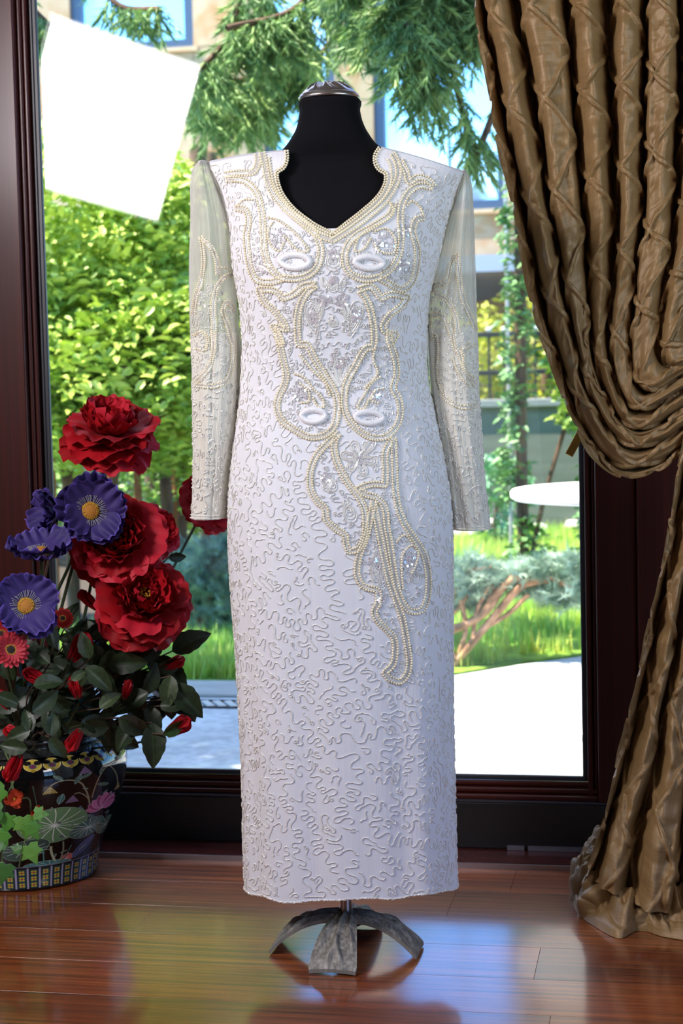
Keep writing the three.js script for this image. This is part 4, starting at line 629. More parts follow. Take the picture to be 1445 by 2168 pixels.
  drop(CA, 615, 1180, -1.75, 170, 40); drop(CA, 770, 1180, -1.38, 170, 40); drop(CA, 690, 1080, Math.PI / 2, 50, 26, 4); drop(CA, 650, 1000, 1.9, 120, 22); drop(CA, 730, 1000, 1.24, 120, 22);
  for (let k = -2; k <= 2; k++) drop(CB, 712, 255, -Math.PI / 2 + k * 0.33, 150 - Math.abs(k) * 22, 22, 2);
  for (let k = 0; k < 6; k++) drop(CB, 805, 575, -1.9 + k * 1.05, k === 1 ? 110 : 85, 26, 3);
  drop(CB, 660, 640, 1.15, 90, 26); drop(CB, 690, 640, 2.0, 90, 22); drop(CB, 740, 760, 1.2, 110, 36); drop(CB, 890, 960, 1.6, 190, 34); drop(CB, 860, 1040, 1.3, 110, 22); drop(CB, 925, 1060, 1.75, 110, 22); drop(CB, 1045, 1060, 1.3, 80, 26, 2);
  drop(CA, 350, 850, 0.3, 90, 20); drop(CA, 340, 880, -0.5, 70, 16); drop(CA, 1000, 860, -0.6, 90, 20); drop(CA, 990, 900, 0.1, 70, 16); drop(CA, 380, 500, 1.2, 100, 16); drop(CA, 1010, 520, 1.9, 90, 16);
  // sequins in the blossoms
  const R = mulberry(911), seq = [], spots = [[CA, 690, 810, 24], [CA, 920, 760, 50], [CA, 440, 740, 40], [CA, 360, 850, 40], [CA, 1010, 700, 30], [CA, 1000, 860, 34], [CA, 690, 920, 18], [CA, 650, 1010, 30], [CA, 730, 1010, 30], [CB, 715, 130, 42], [CB, 805, 575, 46], [CB, 540, 290, 34], [CB, 890, 290, 34], [CB, 880, 1040, 34], [CB, 1040, 1040, 30], [CB, 900, 1200, 24], [CB, 660, 660, 24], [CA, 600, 1090, 26], [CA, 790, 1080, 26]];
  for (const [cr, x, y, r] of spots) for (let k = 0; k < 34; k++) { const a = R() * 6.28, q = Math.sqrt(R()) * r, px = cr[0] + (x + q * Math.cos(a)) / cr[2], py = cr[1] + (y + q * Math.sin(a)) / cr[2]; if (inNeck(px, py)) continue; const p = F(px, py), n = normalOf(F, px, py).add(V((R() - 0.5) * 0.7, (R() - 0.5) * 0.7, 0)).normalize(); seq.push([placed(p.addScaledVector(n, 0.0016), new THREE.Quaternion().setFromUnitVectors(UPV, n), 0.7 + 0.6 * R()), null]); }
  scatter('sequins', new THREE.CylinderGeometry(0.0022, 0.0022, 0.0003, 8), sequinMat, seq, gown);
}
// meandering lines of tiny glass beads
const TURNS = [0, 0.35, -0.35, 0.7, -0.7, 1.1, -1.1, 1.5, -1.5];
function meander(w0, w1, h0, h1, lambda, sep, allowed, tries, seed) {
  const R = mulberry(seed), ds = 0.0022, cell = sep, grid = new Map(), paths = [], key = (x, y) => Math.floor(x / cell) * 100003 + Math.floor(y / cell);
  const hit = (x, y, id, idx) => { for (let i = -1; i <= 1; i++) for (let j = -1; j <= 1; j++) for (const q of grid.get(key(x + i * cell, y + j * cell)) ?? []) { const d2 = (q[0] - x) ** 2 + (q[1] - y) ** 2; if (q[2] !== id ? d2 < sep * sep : idx - q[3] > 9 && d2 < sep * sep * 0.3) return true; } return false; };
  for (let t = 0; t < tries; t++) {
    let x = lerp(w0, w1, R()), y = lerp(h0, h1, R()); if (!allowed(x, y) || hit(x, y, t, 0)) continue;
    const pts = [], th0 = R() * 6.28; let th = th0, amp = 1.6, drift = 0, ph = R() * 6.28, lam = lambda * (0.75 + 0.6 * R());
    for (let s = 0; s < 520; s++) {
      ph += ds / lam * 6.283; drift += (R() - 0.5) * 0.3; if (Math.sin(ph) * Math.sin(ph - ds / lam * 6.283) < 0) { amp = 1.1 + 1.1 * R(); lam = lambda * (0.65 + 0.75 * R()); } th = th0 + drift + amp * Math.sin(ph);
      let ok = false; for (const o of TURNS) { const nx = x + Math.cos(th + o) * ds, ny = y + Math.sin(th + o) * ds; if (nx > w0 && nx < w1 && ny > h0 && ny < h1 && allowed(nx, ny) && !hit(nx, ny, t, s)) { x = nx; y = ny; drift += o; ok = true; break; } } if (!ok) break; pts.push([x, y]);
      const k = key(x, y); if (!grid.has(k)) grid.set(k, []); grid.get(k).push([x, y, t, s]);
    }
    if (pts.length > 11) paths.push(pts);
  }
  return paths;
}
{
  const RW = 0.185;                                    // metres of cloth per radian of phi
  const bead = (items, f, paths, r, stepN) => { for (const p of paths) for (let i = stepN; i < p.length; i += stepN) { const a = f(...p[i - stepN]), b = f(...p[i]), d = b.clone().sub(a), m = a.clone().add(b).multiplyScalar(0.5), e = f(p[i][0] + 0.002, p[i][1]).sub(b), g = f(p[i][0], p[i][1] + 0.002).sub(b), n = e.cross(g).normalize(); items.push([placed(m.addScaledVector(n, r * 0.5), new THREE.Quaternion().setFromUnitVectors(UPV, d.clone().normalize()), V(r, d.length() / 4.4, r)), null]); } };
  const f = (w, Y) => bodyAt(w / RW, Y), pxOf = (w, Y) => toPx(f(w, Y));
  const ySh = yPx(330), lim = 1.75 * RW, items = [];
  const open = (w, Y) => { const [x, y] = pxOf(w, Y); if (Y > YV - 0.02) { if (Math.abs(w) > 1.5 * RW) return false; const sh = x < 700 ? lerp(345, 322, (x - 440) / 160) : lerp(322, 368, (x - 805) / 180); if (y < sh + 6 || inNeck(x, y) || (y < 480 && x > 570 && x < 840)) return false; } return true; };
  bead(items, f, meander(-lim, lim, YHEM + 0.004, ySh, 0.042, 0.0085, (w, Y) => { if (!open(w, Y)) return false; if (Math.abs(w) > 1.3 * RW) return true; const [x, y] = pxOf(w, Y); return !isRich(x, y); }, 20000, 71), 0.00105, 1);
  const fill = [];
  bead(fill, f, meander(-RW, RW, yPx(1440), ySh, 0.02, 0.005, (w, Y) => { if (!open(w, Y)) return false; const [x, y] = pxOf(w, Y); return isRich(x, y); }, 20000, 72), 0.0012, 1);
  scatter('silver_bead_fill', bugleGeo, silverFill, fill, gown).userData.label = 'dense silver bead filling inside the motifs';
  scatter('bead_meanders', bugleGeo, silverBead, items, gown).userData.label = 'meandering lines of tiny glass beads';
  // hem beads
  const hemItems = []; for (let k = 0; k < 420; k++) { const phi = -Math.PI + k / 420 * 6.283, p = bodyAt(phi, YHEM + 0.001); p.y += 0.0025 * Math.sin(phi * 3 + 0.6) + 0.002 * Math.sin(phi * 7 + 2) + 0.0012 * Math.sin(phi * 13) - 0.003 * Math.max(0, Math.cos(phi)); hemItems.push([placed(p, new THREE.Quaternion().setFromEuler(new THREE.Euler(k * 1.3, k * 0.7, k * 2.1)), V(0.0014, 0.0011, 0.0014)), null]); }
  scatter('hem_beads', bugleGeo, silverBead, hemItems, gown);
  // sleeves
  for (const [S, side] of [[SL, 0], [SR, 1]]) {
    const parent = gown.children.filter((c) => c.name === 'sleeve')[side], fs = (w, Y) => sleeveAt(S, w / 0.046, Y), it = [], top = side ? yPx(620) : yPx(600);
    bead(it, fs, meander(-0.046 * 1.8, 0.046 * 1.8, S.y0 + 0.012, yPx(side ? 840 : 800), 0.032, 0.008, () => true, 6000, 73 + side), 0.0013, 1);
    const inside = polyTest(side ? [...A(1250, 800, 1190, 935, 1130, 1000, 1140, 1270), ...B(1150, 180, 1200, 310, 1340, 340, 1345, 100), ...A(1300, 1080, 1260, 900)] : [...A(95, 725, 160, 800, 185, 950, 245, 1060), ...B(240, 60, 220, 215, 60, 245, 50, 60), ...A(60, 1040, 100, 880)]);
    bead(it, fs, meander(-0.046 * 1.5, 0.046 * 1.5, yPx(870), top, 0.019, 0.005, (w, Y) => { const [x, y] = toPx(fs(w, Y)); return inside(x, y); }, 8000, 75 + side), 0.001, 1);
    scatter('bead_meanders', bugleGeo, silverBead, it, parent);
    const O = onSleeve(S);
    trim('sleeve_trim', O, side ? [
      [A(1250, 802, 1218, 850, 1196, 930, 1136, 946, 1160, 985, 1200, 1010, 1240, 1080, 1252, 1160), [3]], [A(1250, 802, 1256, 900, 1272, 1000, 1308, 1088, 1332, 1150)], [[...A(1124, 1080, 1178, 1080, 1218, 1150, 1240, 1230), ...B(1252, 90, 1282, 172, 1330, 250)]],
      [[...A(1122, 1100, 1140, 1190), ...B(1150, 20, 1156, 100, 1152, 180, 1168, 262, 1205, 312, 1270, 344, 1336, 336)]], [B(1330, 60, 1290, 90, 1275, 150, 1300, 200, 1330, 210), [], 'single'], [B(1225, 120, 1260, 200, 1310, 260), [], 'single'], [A(1300, 1200, 1270, 1240, 1280, 1262), [], 'single']]
      : [[A(97, 728, 108, 830, 98, 920, 74, 1000, 62, 1080)], [A(97, 728, 140, 772, 166, 832, 172, 905)], [A(246, 892, 204, 905, 168, 950, 152, 1030, 156, 1130, 152, 1230)], [A(170, 862, 210, 866, 246, 886), [], 'single'], [[...A(242, 1050, 212, 1020, 192, 1060, 214, 1120, 234, 1200), ...B(240, 60, 234, 150, 210, 224, 150, 250, 66, 244)]], [B(150, 6, 154, 80, 130, 170, 66, 240)], [B(60, 20, 95, 5, 125, 40, 110, 90, 70, 80), [], 'single'], [A(70, 1170, 100, 1150, 130, 1180, 120, 1240), [], 'single']], parent, 3.6, 0.0019);
  }
}

// ------------------------------------------------------------------ gathered silk curtain on the right
{
  const curtain = thing('curtain', 'gathered bronze silk curtain with quilted diamond tucks and puddled hem', 'curtain');
  const weave = texture(512, 512, (u, v) => { const slub = fbm(u * 6, v * 170, 6, 170, 3, 91), warp = fbm(u * 200, v * 10, 200, 10, 2, 93), k = 0.9 + 0.13 * (slub - 0.5) + 0.12 * (warp - 0.5); return [0.635 * k, 0.515 * k, 0.345 * k]; });
  const weaveB = texture(512, 512, (u, v) => grey(0.5 + 0.6 * (fbm(u * 6, v * 170, 6, 170, 3, 91) - 0.5) + 0.4 * (fbm(u * 14, v * 14, 14, 14, 4, 97) - 0.5)), false);
  const silk = phys({ map: rep(weave, 3, 3), color: rgb(0.9, 0.87, 0.8), roughness: 0.52, metalness: 0.12, sheen: 0.4, sheenRoughness: 0.35, sheenColor: rgb(0.6, 0.5, 0.36), bumpMap: rep(weaveB, 3, 3), bumpScale: 0.0005, side: THREE.DoubleSide });
  const ZC = -0.30;
  const curveOf = (list, z) => { const c = new THREE.CatmullRomCurve3(list.map(([x, y]) => onZ(x, y, z)), false, 'centripetal'); return c; };
  // raised tucks: two families of diagonal bands in cloth coordinates
  const tuck = (q) => { const t = q - Math.floor(q), w = 0.1; return t < w ? Math.min(1, t / w / 0.14, (w - t) / w / 0.2) : 0; };
  function drape(name, guides, opt) {
    const cs = guides.map((g) => curveOf(g, ZC)), n = guides.length - 1, PF = opt.perFold, NU = n * PF, NV = opt.nv, L = opt.length;
    const pts = cs.map((c) => c.getSpacedPoints(NV));
    const base = (u, j) => { const i = clamp(Math.floor(u), 0, n - 1), t = u - i, w = t + opt.pinch * Math.sin(2 * Math.PI * t) / (2 * Math.PI), P = (k) => pts[clamp(k, 0, n)][j], a = P(i - 1), b = P(i), c = P(i + 1), d = P(i + 2); const h = (p0, p1, p2, p3) => 0.5 * (2 * p1 + (p2 - p0) * w + (2 * p0 - 5 * p1 + 4 * p2 - p3) * w * w + (3 * p1 - p0 - 3 * p2 + p3) * w * w * w); return V(h(a.x, b.x, c.x, d.x), h(a.y, b.y, c.y, d.y), 0); };
    const pos = [], uv = [], idx = [], P = [];
    for (let j = 0; j <= NV; j++) for (let i = 0; i <= NU; i++) {
      const u = i / PF, v = j / NV, p = base(u, j), amp = opt.amp(v, u), wave = Math.cos(2 * Math.PI * u + 0.45 * Math.sin(2 * Math.PI * u) * Math.sin(Math.floor(u + 0.5) * 2.1 + 0.6)), ridge = wave > 0 ? 0.8 * Math.pow(wave, 0.55) : -Math.pow(-wave, 1.2);
      p.z = opt.z(v, u) + amp * ridge + opt.crease * (0.5 * Math.cos(6.283 * 2.5 * u + 3 * fbm(u * 0.9 + 3, v * L * 3 + 20, 256, 256, 2, 33)) + (Math.abs(2 * fbm(u * 1.7 + 14, v * L * 4, 256, 256, 2, 21) - 1) - 0.3)) + 0.006 * (fbm(u * 2.3 + 7, v * L * 9 + 3, 256, 256, 3, 5) - 0.5) * 2 + 0.0055 * (vnoise(u * 4 + 30, v * L * 30, 256, 256, 7) - 0.5) * 2 * opt.crumple + 0.002 * (vnoise(u * 9 + 3, v * L * 75, 256, 256, 27) - 0.5) * 2;
      p.x += 0.006 * (fbm(u * 1.1 + 60, v * L * 7, 256, 256, 3, 9) - 0.5) * 2;
      P.push(p); uv.push(u * 0.17, v * L);
    }
    const W = NU + 1;
    for (let j = 0; j < NV; j++) for (let i = 0; i < NU; i++) { const a = j * W + i, b = a + 1, c = a + W, d = c + 1; idx.push(a, c, d, a, d, b); }
    P.forEach((p) => pos.push(p.x, p.y, p.z));
    const g = new THREE.BufferGeometry(); g.setAttribute('position', new THREE.Float32BufferAttribute(pos, 3)); g.setAttribute('uv', new THREE.Float32BufferAttribute(uv, 2)); g.setIndex(idx); g.computeVertexNormals();
    const nrm = g.attributes.normal, pp = g.attributes.position;
    for (let j = 0; j <= NV; j++) for (let i = 0; i <= NU; i++) { const k = j * W + i, u = i / PF, s = j / NV * L, h = opt.tuck * Math.max(tuck(u * opt.fu + s / opt.rise + opt.o1), tuck(-u * opt.fu + s / opt.rise + opt.o2)); pp.setXYZ(k, pp.getX(k) + nrm.getX(k) * h, pp.getY(k) + nrm.getY(k) * h, pp.getZ(k) + nrm.getZ(k) * h); }
    g.computeVertexNormals();
    return mesh(name, g, silk, curtain);
  }
  const swag = [
    [[985, -140], [1003, 0], [1028, 150], [1054, 300], [1084, 450], [1108, 580], [1140, 700], [1180, 810], [1216, 905], [1256, 972], [1312, 1010], [1372, 1004], [1440, 962], [1520, 890], [1600, 800]],
    [[1035, -140], [1047, 0], [1077, 150], [1110, 300], [1140, 450], [1166, 580], [1194, 700], [1224, 800], [1255, 880], [1290, 938], [1336, 970], [1390, 958], [1442, 925], [1520, 862], [1600, 790]],
    [[1140, -140], [1146, 0], [1164, 150], [1181, 300], [1200, 450], [1213, 580], [1230, 700], [1250, 790], [1275, 858], [1306, 905], [1346, 930], [1392, 918], [1442, 888], [1520, 838], [1600, 780]],
    [[1232, -140], [1237, 0], [1247, 150], [1260, 300], [1271, 450], [1271, 580], [1270, 680], [1278, 760], [1296, 828], [1319, 873], [1351, 892], [1396, 878], [1442, 848], [1520, 812], [1600, 770]],
    [[1326, -140], [1328, 0], [1332, 150], [1333, 300], [1334, 450], [1324, 580], [1312, 680], [1309, 750], [1319, 808], [1338, 842], [1366, 850], [1404, 834], [1442, 812], [1520, 790], [1600, 760]],
    [[1402, -140], [1402, 0], [1400, 150], [1396, 300], [1390, 450], [1376, 580], [1364, 680], [1358, 740], [1362, 785], [1378, 806], [1400, 806], [1424, 794], [1450, 780], [1520, 765], [1600, 745]],
    [[1480, -140], [1478, 0], [1474, 150], [1468, 300], [1458, 450], [1442, 580], [1428, 660], [1420, 710], [1422, 745], [1434, 758], [1450, 756], [1470, 750], [1490, 745], [1540, 738], [1600, 730]],
    [[1560, -140], [1556, 0], [1550, 150], [1540, 300], [1526, 450], [1508, 580], [1494, 650], [1488, 690], [1490, 712], [1500, 720], [1515, 722], [1530, 722], [1545, 722], [1570, 720], [1600, 716]]];
  drape('swag', swag, { perFold: 84, nv: 540, length: 1.5, pinch: 0.66, crumple: 1, crease: 0.008, tuck: 0.006, fu: 1, rise: 0.205, o1: 0.35, o2: 0.1, amp: (v, u) => lerp(0.05, 0.022, sstep(v, 0.45, 0.72)) * (u < 0.3 ? 0.5 : 1), z: (v, u) => ZC + 0.055 * sstep(v, 0.4, 0.7) * (0.4 + 0.1 * u) });
  const tailG = [
    [[1452, 900], [1434, 985], [1416, 1120], [1386, 1260], [1347, 1420], [1312, 1560], [1286, 1690], [1254, 1790], [1236, 1838]],
    [[1492, 900], [1474, 985], [1452, 1120], [1420, 1290], [1398, 1430], [1372, 1540], [1346, 1640], [1312, 1740], [1296, 1850]],
    [[1525, 900], [1512, 985], [1494, 1120], [1468, 1290], [1448, 1430], [1432, 1540], [1418, 1640], [1400, 1740], [1386, 1880]],
    [[1560, 900], [1552, 985], [1540, 1120], [1524, 1290], [1510, 1430], [1502, 1540], [1494, 1640], [1486, 1740], [1480, 1890]],
    [[1595, 900], [1592, 985], [1586, 1120], [1580, 1290], [1575, 1430], [1572, 1540], [1570, 1640], [1568, 1740], [1566, 1860]]];
  drape('tail', tailG, { perFold: 84, nv: 380, length: 1.0, pinch: 0.35, crumple: 2.2, crease: 0.012, tuck: 0.0055, fu: 1, rise: 0.22, o1: 0.6, o2: 0.2, amp: (v, u) => lerp(0.03, 0.045, v), z: (v, u) => ZC + 0.02 + 0.12 * sstep(v, 0.6, 1) * (0.3 + 0.25 * Math.min(u, 3)) });
  // cloth heaped on the floor
  const rimPx = [[1236, 1838], [1213, 1900], [1220, 1932], [1258, 1962], [1312, 1988], [1352, 1970], [1402, 1984], [1450, 1992], [1530, 1996], [1620, 1980], [1640, 1900], [1560, 1842], [1450, 1830], [1330, 1828]].map(([x, y]) => onY(x, y, 0)), ctr = onY(1420, 1905, 0);
  const rim = new THREE.CatmullRomCurve3(rimPx, true, 'centripetal');
  const heap = surface((u, v) => {
    const e = rim.getPoint(u), k = 1 - v, d = e.clone().sub(ctr), p = ctr.clone().addScaledVector(d, k), a = u * 6.283;
    const fold = Math.abs(2 * fbm(u * 14 + v * 1.5, v * 5 + 2, 14, 256, 3, 12) - 1), fold2 = fbm(u * 30, v * 12, 30, 256, 2, 15);
    let h = 0.06 * Math.pow(Math.sin(Math.min(1, v * 2.2) * Math.PI / 2), 0.55) + 0.1 * v; h *= 0.5 + 1.0 * fold; h += 0.012 * (fold2 - 0.5) * Math.min(1, v * 6);
    const back = sstep(ctr.z + 0.02 - p.z, -0.1, 0.12); h += 0.025 * back * Math.min(1, v * 4);
    const s1 = (p.x * 1.0 + p.z * 0.9 + h) / 0.26, s2 = (p.x - p.z * 0.9 + 0.3) / 0.26; h += 0.005 * Math.max(tuck(s1), tuck(s2)) * Math.min(1, v * 8);
    p.y = Math.max(0.001, h * (v < 0.02 ? v * 50 : 1)); p.addScaledVector(d, 0.05 * Math.sin(Math.min(1, v * 7) * Math.PI) * (fold - 0.3)); return p;
  }, 420, 110, 1.4, 0.5);
  mesh('puddle', heap, silk, curtain);
  // folds of cloth lying on the heap: [ground px, half length, height, half width, turn, seed]
  const lobes = [[1262, 1900, 0.062, 0.085, 0.06, 0.3, 1], [1330, 1925, 0.125, 0.085, 0.055, 0.75, 2], [1395, 1895, 0.15, 0.13, 0.07, 0.55, 3], [1420, 1955, 0.09, 0.06, 0.045, 0.15, 4], [1292, 1868, 0.07, 0.11, 0.05, -0.3, 5], [1465, 1965, 0.08, 0.055, 0.04, -0.3, 6], [1360, 1962, 0.06, 0.045, 0.03, 0.2, 7]];
  for (const [px, py, rx, ry, rz, turn, seed] of lobes) {
    const c = onY(px, py, 0), ct = Math.cos(turn), st = Math.sin(turn);
    const g = surface((u, v) => {
      const a = u * Math.PI * 2, e = v * Math.PI / 2, ce = Math.pow(Math.cos(e), 0.7), f = fbm(u * 6 + seed * 3, v * 2.5 + seed, 6, 256, 3, seed + 60), fold = Math.abs(2 * f - 1), pleat = Math.abs(Math.sin(a * 2.5 + v * 4 + seed * 1.7 + 4 * f)), k = 0.9 + 0.16 * fold + 0.08 * pleat;
      let X = rx * ce * Math.cos(a) * k, Z = rz * ce * Math.sin(a) * k, Y = ry * Math.pow(Math.sin(e), 0.75) * (0.85 + 0.22 * fold + 0.12 * pleat);
      X += 0.12 * rx * Math.sin(Y * 30 + seed); Y += 0.004 * Math.max(tuck((X + Z * 0.6) / 0.13 + seed * 0.3), tuck((X - Z + Y) / 0.13)) * Math.sin(e);
      return V(c.x + X * ct + Z * st, Math.max(0.0006, Y), c.z - X * st + Z * ct);
    }, 150, 60, 0.6, 0.25, true);
    mesh('heaped_fold', g, silk, curtain);
  }
  // the band that holds it back
  mesh('tieback', tube([[1600, 690], [1610, 760], [1604, 830]].map(([x, y], i) => onZ(x, y, ZC + [0.03, 0.09, 0.02][i])), 0.02, 16, 8), silk, curtain);
}

// ------------------------------------------------------------------ porcelain fishbowl planter
const VC = onY(56, 1846, 0), VPSI = Math.atan2(eye.x - VC.x, eye.z - VC.z);
const planter = thing('porcelain_planter', 'black porcelain fishbowl planter painted with lotus flowers', 'planter'); planter.position.copy(VC); planter.rotation.y = VPSI;
const vProf = [[0, 0.004], [0.136, 0.004], [0.144, 0.001], [0.149, 0.004], [0.153, 0.03], [0.158, 0.052], [0.170, 0.085], [0.188, 0.125], [0.205, 0.168], [0.216, 0.208], [0.2205, 0.24], [0.217, 0.262], [0.207, 0.28], [0.194, 0.291], [0.184, 0.296], [0.1815, 0.3], [0.186, 0.305], [0.19, 0.31], [0.188, 0.3155], [0.18, 0.318], [0.172, 0.314], [0.170, 0.3], [0.176, 0.28]];
{
  const W = 2048, H = 1024, cv = document.createElement('canvas'); cv.width = W; cv.height = H; const x = cv.getContext('2d');
  // texture rows follow height 0..0.32 m; columns go round, the middle faces the photographer
  const R = mulberry(41), q = toLocalFrame(VC, VPSI);
  function toLocalFrame(c, a) { const qq = new THREE.Quaternion().setFromAxisAngle(UPV, -a); return (px, py) => { const o = eye.clone().sub(c).applyQuaternion(qq), d = rayDir(px, py).applyQuaternion(qq); let r = 0.2, p = null; for (let k = 0; k < 12; k++) { const A = d.x * d.x + d.z * d.z, B = o.x * d.x + o.z * d.z, Cc = o.x * o.x + o.z * o.z - r * r, D = B * B - A * Cc; const t = D > 0 ? (-B - Math.sqrt(D)) / A : -B / A; p = o.clone().addScaledVector(d, t); r = lerpTable(vProf.slice(2, 20).map(([a, b]) => [b, a]).sort((m, n) => m[0] - n[0]), p.y); } return [(Math.atan2(p.x, p.z) / (2 * Math.PI) + 0.5) * W, (1 - p.y / 0.32) * H]; }; }
  const crop = (cx, cy) => q(cx / 2.779, 1300 + cy / 2.779);
  x.fillStyle = '#050507'; x.fillRect(0, 0, W, H);
  const ell = (cx, cy, rx, ry, rot, fill, stroke, lw = 2) => { x.beginPath(); x.ellipse(cx, cy, rx, ry, rot, 0, 6.284); if (fill) { x.fillStyle = fill; x.fill(); } if (stroke) { x.strokeStyle = stroke; x.lineWidth = lw; x.stroke(); } };
  const line = (pts, c, w) => { x.strokeStyle = c; x.lineWidth = w; x.lineCap = 'round'; x.beginPath(); pts.forEach(([a, b], i) => (i ? x.lineTo(a, b) : x.moveTo(a, b))); x.stroke(); };
  const curve = (a, b, c, d, col, w) => { x.strokeStyle = col; x.lineWidth = w; x.lineCap = 'round'; x.beginPath(); x.moveTo(...a); x.bezierCurveTo(...b, ...c, ...d); x.stroke(); };
  function pad(cx, cy, rx, ry, rot, base, vein) { ell(cx, cy, rx, ry, rot, base, '#8aa58a', 3); for (let k = 0; k < 14; k++) { const a = k / 14 * 6.283 + 0.2; curve([cx, cy], [cx + rx * 0.3 * Math.cos(a), cy + ry * 0.3 * Math.sin(a)], [cx + rx * 0.6 * Math.cos(a + 0.1), cy + ry * 0.6 * Math.sin(a + 0.1)], [cx + rx * 0.92 * Math.cos(a), cy + ry * 0.92 * Math.sin(a)], vein, 3.5); } }
  function lotus(cx, cy, s, col, tip) { for (let k = 0; k < 9; k++) { const a = -Math.PI / 2 + (k - 4) * 0.33, l = s * (1 - Math.abs(k - 4) * 0.06); x.save(); x.translate(cx, cy); x.rotate(a + Math.PI / 2); x.beginPath(); x.moveTo(0, 0); x.bezierCurveTo(-s * 0.32, -l * 0.4, -s * 0.2, -l * 0.8, 0, -l); x.bezierCurveTo(s * 0.2, -l * 0.8, s * 0.32, -l * 0.4, 0, 0); x.fillStyle = k % 2 ? col : tip; x.fill(); x.strokeStyle = '#e9b7c4'; x.lineWidth = 2; x.stroke(); x.restore(); } }
  function pod(cx, cy, s, col) { x.beginPath(); x.moveTo(cx, cy - s); x.lineTo(cx + s * 0.9, cy + s * 0.7); x.lineTo(cx - s * 0.9, cy + s * 0.7); x.closePath(); x.fillStyle = '#16141a'; x.fill(); for (let r = 0; r < 6; r++) for (let k = 0; k <= r; k++) ell(cx + (k - r / 2) * s * 0.3, cy - s * 0.85 + r * s * 0.3, s * 0.13, s * 0.13, 0, col); }
  const leafs = (cx, cy, s, rot, col) => { x.save(); x.translate(cx, cy); x.rotate(rot); x.beginPath(); x.moveTo(0, 0); x.quadraticCurveTo(s * 0.5, -s * 0.35, s, 0); x.quadraticCurveTo(s * 0.5, s * 0.35, 0, 0); x.fillStyle = col; x.fill(); x.strokeStyle = '#9db3a4'; x.lineWidth = 1.6; x.stroke(); line([[0, 0], [s * 0.95, 0]], '#c7d4c7', 1.4); x.restore(); };
  function scene1(dx) {    // one painted panel; dx shifts it round the bowl
    const P = (a, b) => { const [u, v] = crop(a, b); return [u + dx, v]; };
    curve(P(300, 1010), P(360, 960), P(470, 970), P(490, 1010), '#9a9478', 7); curve(P(490, 1010), P(520, 1060), P(530, 1120), P(525, 1160), '#9a9478', 7); curve(P(540, 1080), P(560, 980), P(600, 900), P(640, 890), '#a58f6a', 6); curve(P(640, 890), P(680, 920), P(690, 960), P(690, 1000), '#a58f6a', 5); curve(P(440, 1060), P(460, 1040), P(500, 1060), P(520, 1090), '#9a9478', 5);
    for (const [a, b, c] of [[295, 1040, '#c9b45a'], [425, 1090, '#a787b0'], [470, 1150, '#6f9ca8'], [500, 920, '#a787b0'], [690, 1010, '#c99a5a']]) pod(...P(a, b), 26, c);
    lotus(...P(600, 1140), 112, '#a83a66', '#cf6c94'); lotus(...P(690, 1150), 60, '#a54a2c', '#c26a3c'); lotus(...P(395, 1440), 44, '#a8321e', '#cf5a3a'); lotus(...P(610, 1330), 60, '#7c2540', '#94405e');
    for (const [a, b, s, r, c] of [[440, 1000, 60, -1.2, '#3c5a52'], [370, 980, 50, -2.2, '#3c5a52'], [575, 1000, 60, 0.4, '#4f5f45'], [520, 1180, 60, 0.9, '#40594a'], [470, 970, 50, -0.5, '#3c5a52'], [345, 1120, 70, -1.4, '#3a6a66'], [500, 1180, 60, 2.6, '#3a6a66'], [600, 900, 44, 1.8, '#4a4a3a']]) leafs(...P(a, b), s, r, c);
    const c1 = P(320, 1245); pad(c1[0], c1[1], 128, 124, 0, '#6d9668', '#f2f8ee');
    const c2 = P(520, 1255); pad(c2[0], c2[1], 88, 62, -0.3, '#4d6f60', '#c4d6c2'); const c3 = P(620, 1235); pad(c3[0], c3[1], 80, 58, 0.3, '#5a6d52', '#b6c4a6'); const c4 = P(680, 1220); pad(c4[0], c4[1], 60, 50, 0, '#45665c', '#aac2b6');
    const c5 = P(150, 1390); pad(c5[0], c5[1], 100, 62, -0.6, '#3f5a52', '#b4cac2'); const c6 = P(290, 1480); pad(c6[0], c6[1], 110, 38, 0.05, '#3f7477', '#a4ccc8');
    x.save(); x.translate(...P(490, 1365)); x.rotate(-0.9); ell(0, 0, 78, 26, 0, '#39476c', '#8a97bb', 3); line([[-70, 0], [70, 0]], '#aab4d0', 3); x.restore(); x.save(); x.translate(...P(560, 1400)); x.rotate(-0.5); ell(0, 0, 90, 24, 0, '#27383f', '#5f7a86', 3); x.restore();
    curve(P(300, 1370), P(296, 1400), P(312, 1430), P(322, 1450), '#b4bd96', 11); curve(P(372, 1340), P(378, 1390), P(366, 1420), P(352, 1450), '#8f977a', 7); curve(P(420, 1360), P(400, 1400), P(380, 1440), P(330, 1490), '#4f7f74', 6); curve(P(250, 1380), P(262, 1420), P(250, 1450), P(268, 1490), '#4f8f86', 6);
    for (let k = 0; k < 26; k++) leafs(P(200, 1300)[0] + R() * 560, 330 + R() * 480, 22 + 20 * R(), R() * 6.28, ['#36524a', '#49563c', '#5a4a55'][k % 3]);
  }
  for (const dx of [-1360, -680, 0, 680, 1360]) scene1(dx);
  // upper border of yellow cloud heads, foot border of panels
  const hy = (h) => (1 - h / 0.32) * H;
  x.fillStyle = '#2b2d2c'; x.fillRect(0, 0, W, hy(0.285)); for (let k = 0; k < 900; k++) { x.fillStyle = ['#3d443c', '#1c1f20', '#4c4a3a'][k % 3]; x.fillRect(R() * W, hy(0.285 + R() * 0.02), 6, 4); }
  for (let k = 0; k < 34; k++) { const cx = (k + 0.5) * W / 34, y = hy(0.272); ell(cx, y, 27, 34, 0, '#b9a13a', '#e0cf83', 3); ell(cx - 16, y - 14, 12, 12, 0, '#121212'); ell(cx + 16, y - 14, 12, 12, 0, '#121212'); ell(cx, y + 6, 11, 13, 0, '#6a2c4a', '#3f6d6a', 3); ell(cx, y + 32, 7, 9, 0, '#8e7a2a'); }
